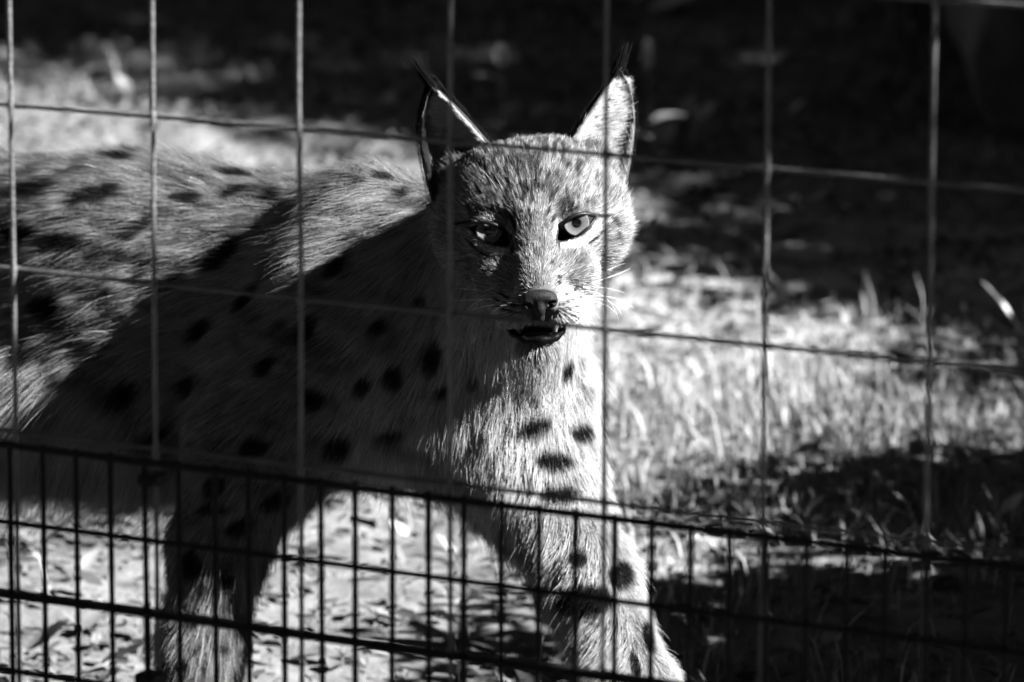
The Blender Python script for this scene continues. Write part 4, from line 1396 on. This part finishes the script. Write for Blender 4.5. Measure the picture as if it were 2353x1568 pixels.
# single pale fallen leaves that show as soft bright patches
FL = [(155, 196, 0.075, 0.40, 0.9), (262, 240, 0.05, 0.36, 0.4), (312, 252, 0.05, 0.36, 2.6), (945, 196, 0.045, 0.55, 0.1), (878, 282, 0.03, 0.6, 1.0), (1620, 748, 0.034, 0.6, 0.2), (1505, 330, 0.06, 0.5, 0.8),
      (1565, 270, 0.045, 0.4, 1.2), (1845, 1228, 0.026, 0.62, 0.0), (2300, 1240, 0.022, 0.6, 0.4), (1995, 1246, 0.026, 0.45, 2.2), (1845, 460, 0.05, 0.45, 0.2), (1810, 590, 0.04, 0.45, 0.1), (1640, 540, 0.04, 0.35, 0.9),
      (1810, 290, 0.02, 0.6, 0.3), (1480, 30, 0.11, 0.55, -0.2), (1620, 22, 0.05, 0.5, 0.1), (1445, 18, 0.06, 0.6, 0.5), (230, 20, 0.07, 0.4, -0.5), (120, 545, 0.05, 0.8, 0.5), (60, 1520, 0.06, 0.45, -0.1), (240, 1545, 0.04, 0.4, -0.3),
      (1920, 70, 0.03, 0.45, 0.2), (2110, 18, 0.03, 0.5, 0.6), (2165, 690, 0.03, 0.25, 0.6), (930, 1190, 0.025, 0.5, 0.9), (1000, 1210, 0.025, 0.5, -0.4), (880, 1230, 0.025, 0.45, 0.4), (940, 1260, 0.025, 0.5, 2.4), (1800, 850, 0.025, 0.5, 0.6),
      (2050, 880, 0.03, 0.5, 0.9), (2240, 700, 0.03, 0.2, 0.2), (190, 1350, 0.03, 0.35, 0.7), (300, 1290, 0.03, 0.35, 0.2), (90, 1290, 0.06, 0.3, 0.5)]
protos = {}
for k, (u, v, L, tone, a) in enumerate(FL):
    key = (round(L * 40), round(tone * 5))
    if key not in protos: protos[key] = leaf_mesh('fallen_leaf', L, L * 0.30, tone, 0.22, 0.3)
    p = ground_at(u, v)
    z = float(ground_z(np.array([p[0]]), np.array([p[1]]))[0])
    o = bpy.data.objects.new('fallen_leaf', protos[key]); COL.objects.link(o)
    o.location = (p[0], p[1], z + 0.008); o.rotation_euler = (random.uniform(-0.3, 0.3), -random.uniform(0.15, 0.6), a)
    setp(o, 'single pale fallen leaf lying on the enclosure floor', 'leaf', 'pale fallen leaves')


def weed(u, v, label, stems, group=None, z0=0.0):
    """stems: list of (du, height, leaves[(frac, length, width, azimuth, tilt, tone)])"""
    p = ground_at(u, v)
    t = empty('weed_plant', (p[0], p[1], 0))
    for (du, lean, hgt, leaves, tone) in stems:
        b = np.array([p[0] + du, p[1], -0.02])
        e = b + np.array([lean, 0.01, hgt + 0.02])
        path = bez([b, b + np.array([lean * 0.2, 0, hgt * 0.6]), e], np.linspace(0, 1, 8))
        V, Fc = tube(path, np.linspace(0.0022, 0.0011, 8), 6)
        me = mesh('stem', V, Fc); vattr(me, 'tone', np.full(len(V), tone)); me.materials.append(M_PLANT)
        link('stem', me, None, t)
        for (fr, L, W, azm, tilt, tl) in leaves:
            me = leaf_mesh('leaf', L, W, tl, -0.25, 0.25, 7, 0.12)
            R = Matrix.Rotation(azm, 3, 'Z') @ Matrix.Rotation(-tilt, 3, 'Y')
            c = path[int(fr * 7)]
            for vv in me.vertices: vv.co = R @ vv.co + Vector(tuple(c))
            link('leaf', me, None, t)
    setp(t, label, 'plant', group)


weed(1150, 330, 'pale weed sprout rising behind the lynx between its ears', [(0, 0.0, 0.13, [(0.95, 0.038, 0.012, 1.8, 1.3, 0.9), (0.75, 0.042, 0.012, 3.3, 0.5, 0.9), (0.5, 0.03, 0.01, 0.2, 0.5, 0.7), (0.35, 0.03, 0.012, 3.0, 0.3, 0.75)], 0.3), (0.03, 0.02, 0.05, [(0.9, 0.035, 0.014, 0.6, 0.6, 0.5)], 0.3)])
weed(1500, 370, 'grey-leaved weed standing just beyond the black-tipped ear', [(0, -0.012, 0.15, [(0.95, 0.05, 0.008, 1.6, 1.4, 0.6), (0.5, 0.05, 0.02, 0.2, 0.4, 0.8), (0.35, 0.05, 0.02, 3.0, 0.4, 0.85), (0.15, 0.045, 0.02, 0.6, 0.2, 0.8)], 0.25), (0.04, 0.03, 0.07, [(0.9, 0.04, 0.016, 0.8, 0.9, 0.4)], 0.25)])
weed(2378, 830, 'three upright pale blades by the far edge of the sunny grass', [(0.0, -0.02, 0.04, [(0.9, 0.075, 0.0055, 2.75, 1.15, 0.75)], 0.5), (0.012, -0.035, 0.03, [(0.9, 0.05, 0.005, 2.9, 0.85, 0.7)], 0.5), (0.02, -0.02, 0.01, [(0.9, 0.06, 0.006, 3.0, 0.75, 0.7)], 0.5)])
weed(1740, 1560, 'broad-leaved dock plant low behind the fine mesh right of the foreleg', [(0, -0.01, 0.015, [(0.9, 0.055, 0.017, 2.3, 0.6, 0.16), (0.9, 0.05, 0.016, 0.3, 0.5, 0.16), (0.8, 0.045, 0.014, 4.2, 0.5, 0.14)], 0.12), (0.05, 0.01, 0.03, [(0.9, 0.05, 0.015, 0.2, 0.35, 0.15), (0.8, 0.045, 0.015, 3.0, 0.7, 0.15), (0.5, 0.04, 0.014, 5.0, 0.3, 0.13)], 0.12)])
weed(1650, 1550, 'thin seeding stalk beside the broad-leaved dock', [(0, -0.012, 0.045, [(0.95, 0.008, 0.003, 1.0, 1.0, 0.5), (0.85, 0.008, 0.003, 3.0, 0.8, 0.5), (0.72, 0.008, 0.003, 0.4, 0.7, 0.45), (0.6, 0.008, 0.003, 2.8, 0.7, 0.45), (0.5, 0.008, 0.003, 1.8, 0.7, 0.45)], 0.4)])
weed(1075, 1510, 'leafy plant with long dull leaves on the ground between the forelegs', [(0, 0.0, 0.02, [(0.9, 0.06, 0.013, 0.35, 0.35, 0.26), (0.9, 0.06, 0.013, 2.6, 0.45, 0.24), (0.9, 0.05, 0.012, -0.7, 0.15, 0.22), (0.6, 0.055, 0.012, 3.6, 0.15, 0.22)], 0.2), (0.05, 0.0, 0.015, [(0.9, 0.05, 0.014, 0.2, 0.2, 0.22), (0.9, 0.045, 0.012, 2.9, 0.3, 0.22)], 0.2)])
weed(790, 1540, 'small seedling with rounded leaves beside the trailing foreleg', [(0, 0.0, 0.02, [(0.9, 0.035, 0.012, 0.5, 0.4, 0.3), (0.9, 0.035, 0.012, 2.6, 0.4, 0.28), (0.8, 0.03, 0.012, 4.4, 0.3, 0.25)], 0.2)])

# dark log added to stand for the deep shade of the far corner
a = ground_at(2290, -60); b = ground_at(2480, 330)
lg = empty('fallen_log', (b[0], b[1], 0))
s = np.linspace(0, 1, 26)[:, None]
A = np.array([a[0], a[1], 0.13]); B = np.array([b[0], b[1], 0.11])
path = A + (B - A) * s
q = np.concatenate([s * 3, 0 * s, 0 * s], 1)
V, Fc = tube(path + 0.03 * (np.stack([noise(q, 0.4, 51), noise(q, 0.4, 52), noise(q, 0.4, 53)], 1) - 0.5), 0.15 * (1 + 0.2 * (noise(q, 0.25, 54) - 0.5)), 24)
V = V + 0.02 * (np.stack([noise(V, 0.06, 55), noise(V, 0.06, 56), noise(V, 0.06, 57)], 1) - 0.5)
link('bark', mesh('bark', V, Fc), M_BARK, lg)
m = path[14] + np.array([0, 0, 0.12])
V, Fc = tube([m, m + [-0.03, 0.02, 0.10], m + [-0.08, 0.02, 0.17]], [0.04, 0.03, 0.02], 9)
link('branch_stub', mesh('branch_stub', V, Fc), M_BARK, lg)
setp(lg, 'dark fallen log lying in the shaded far corner', 'log')
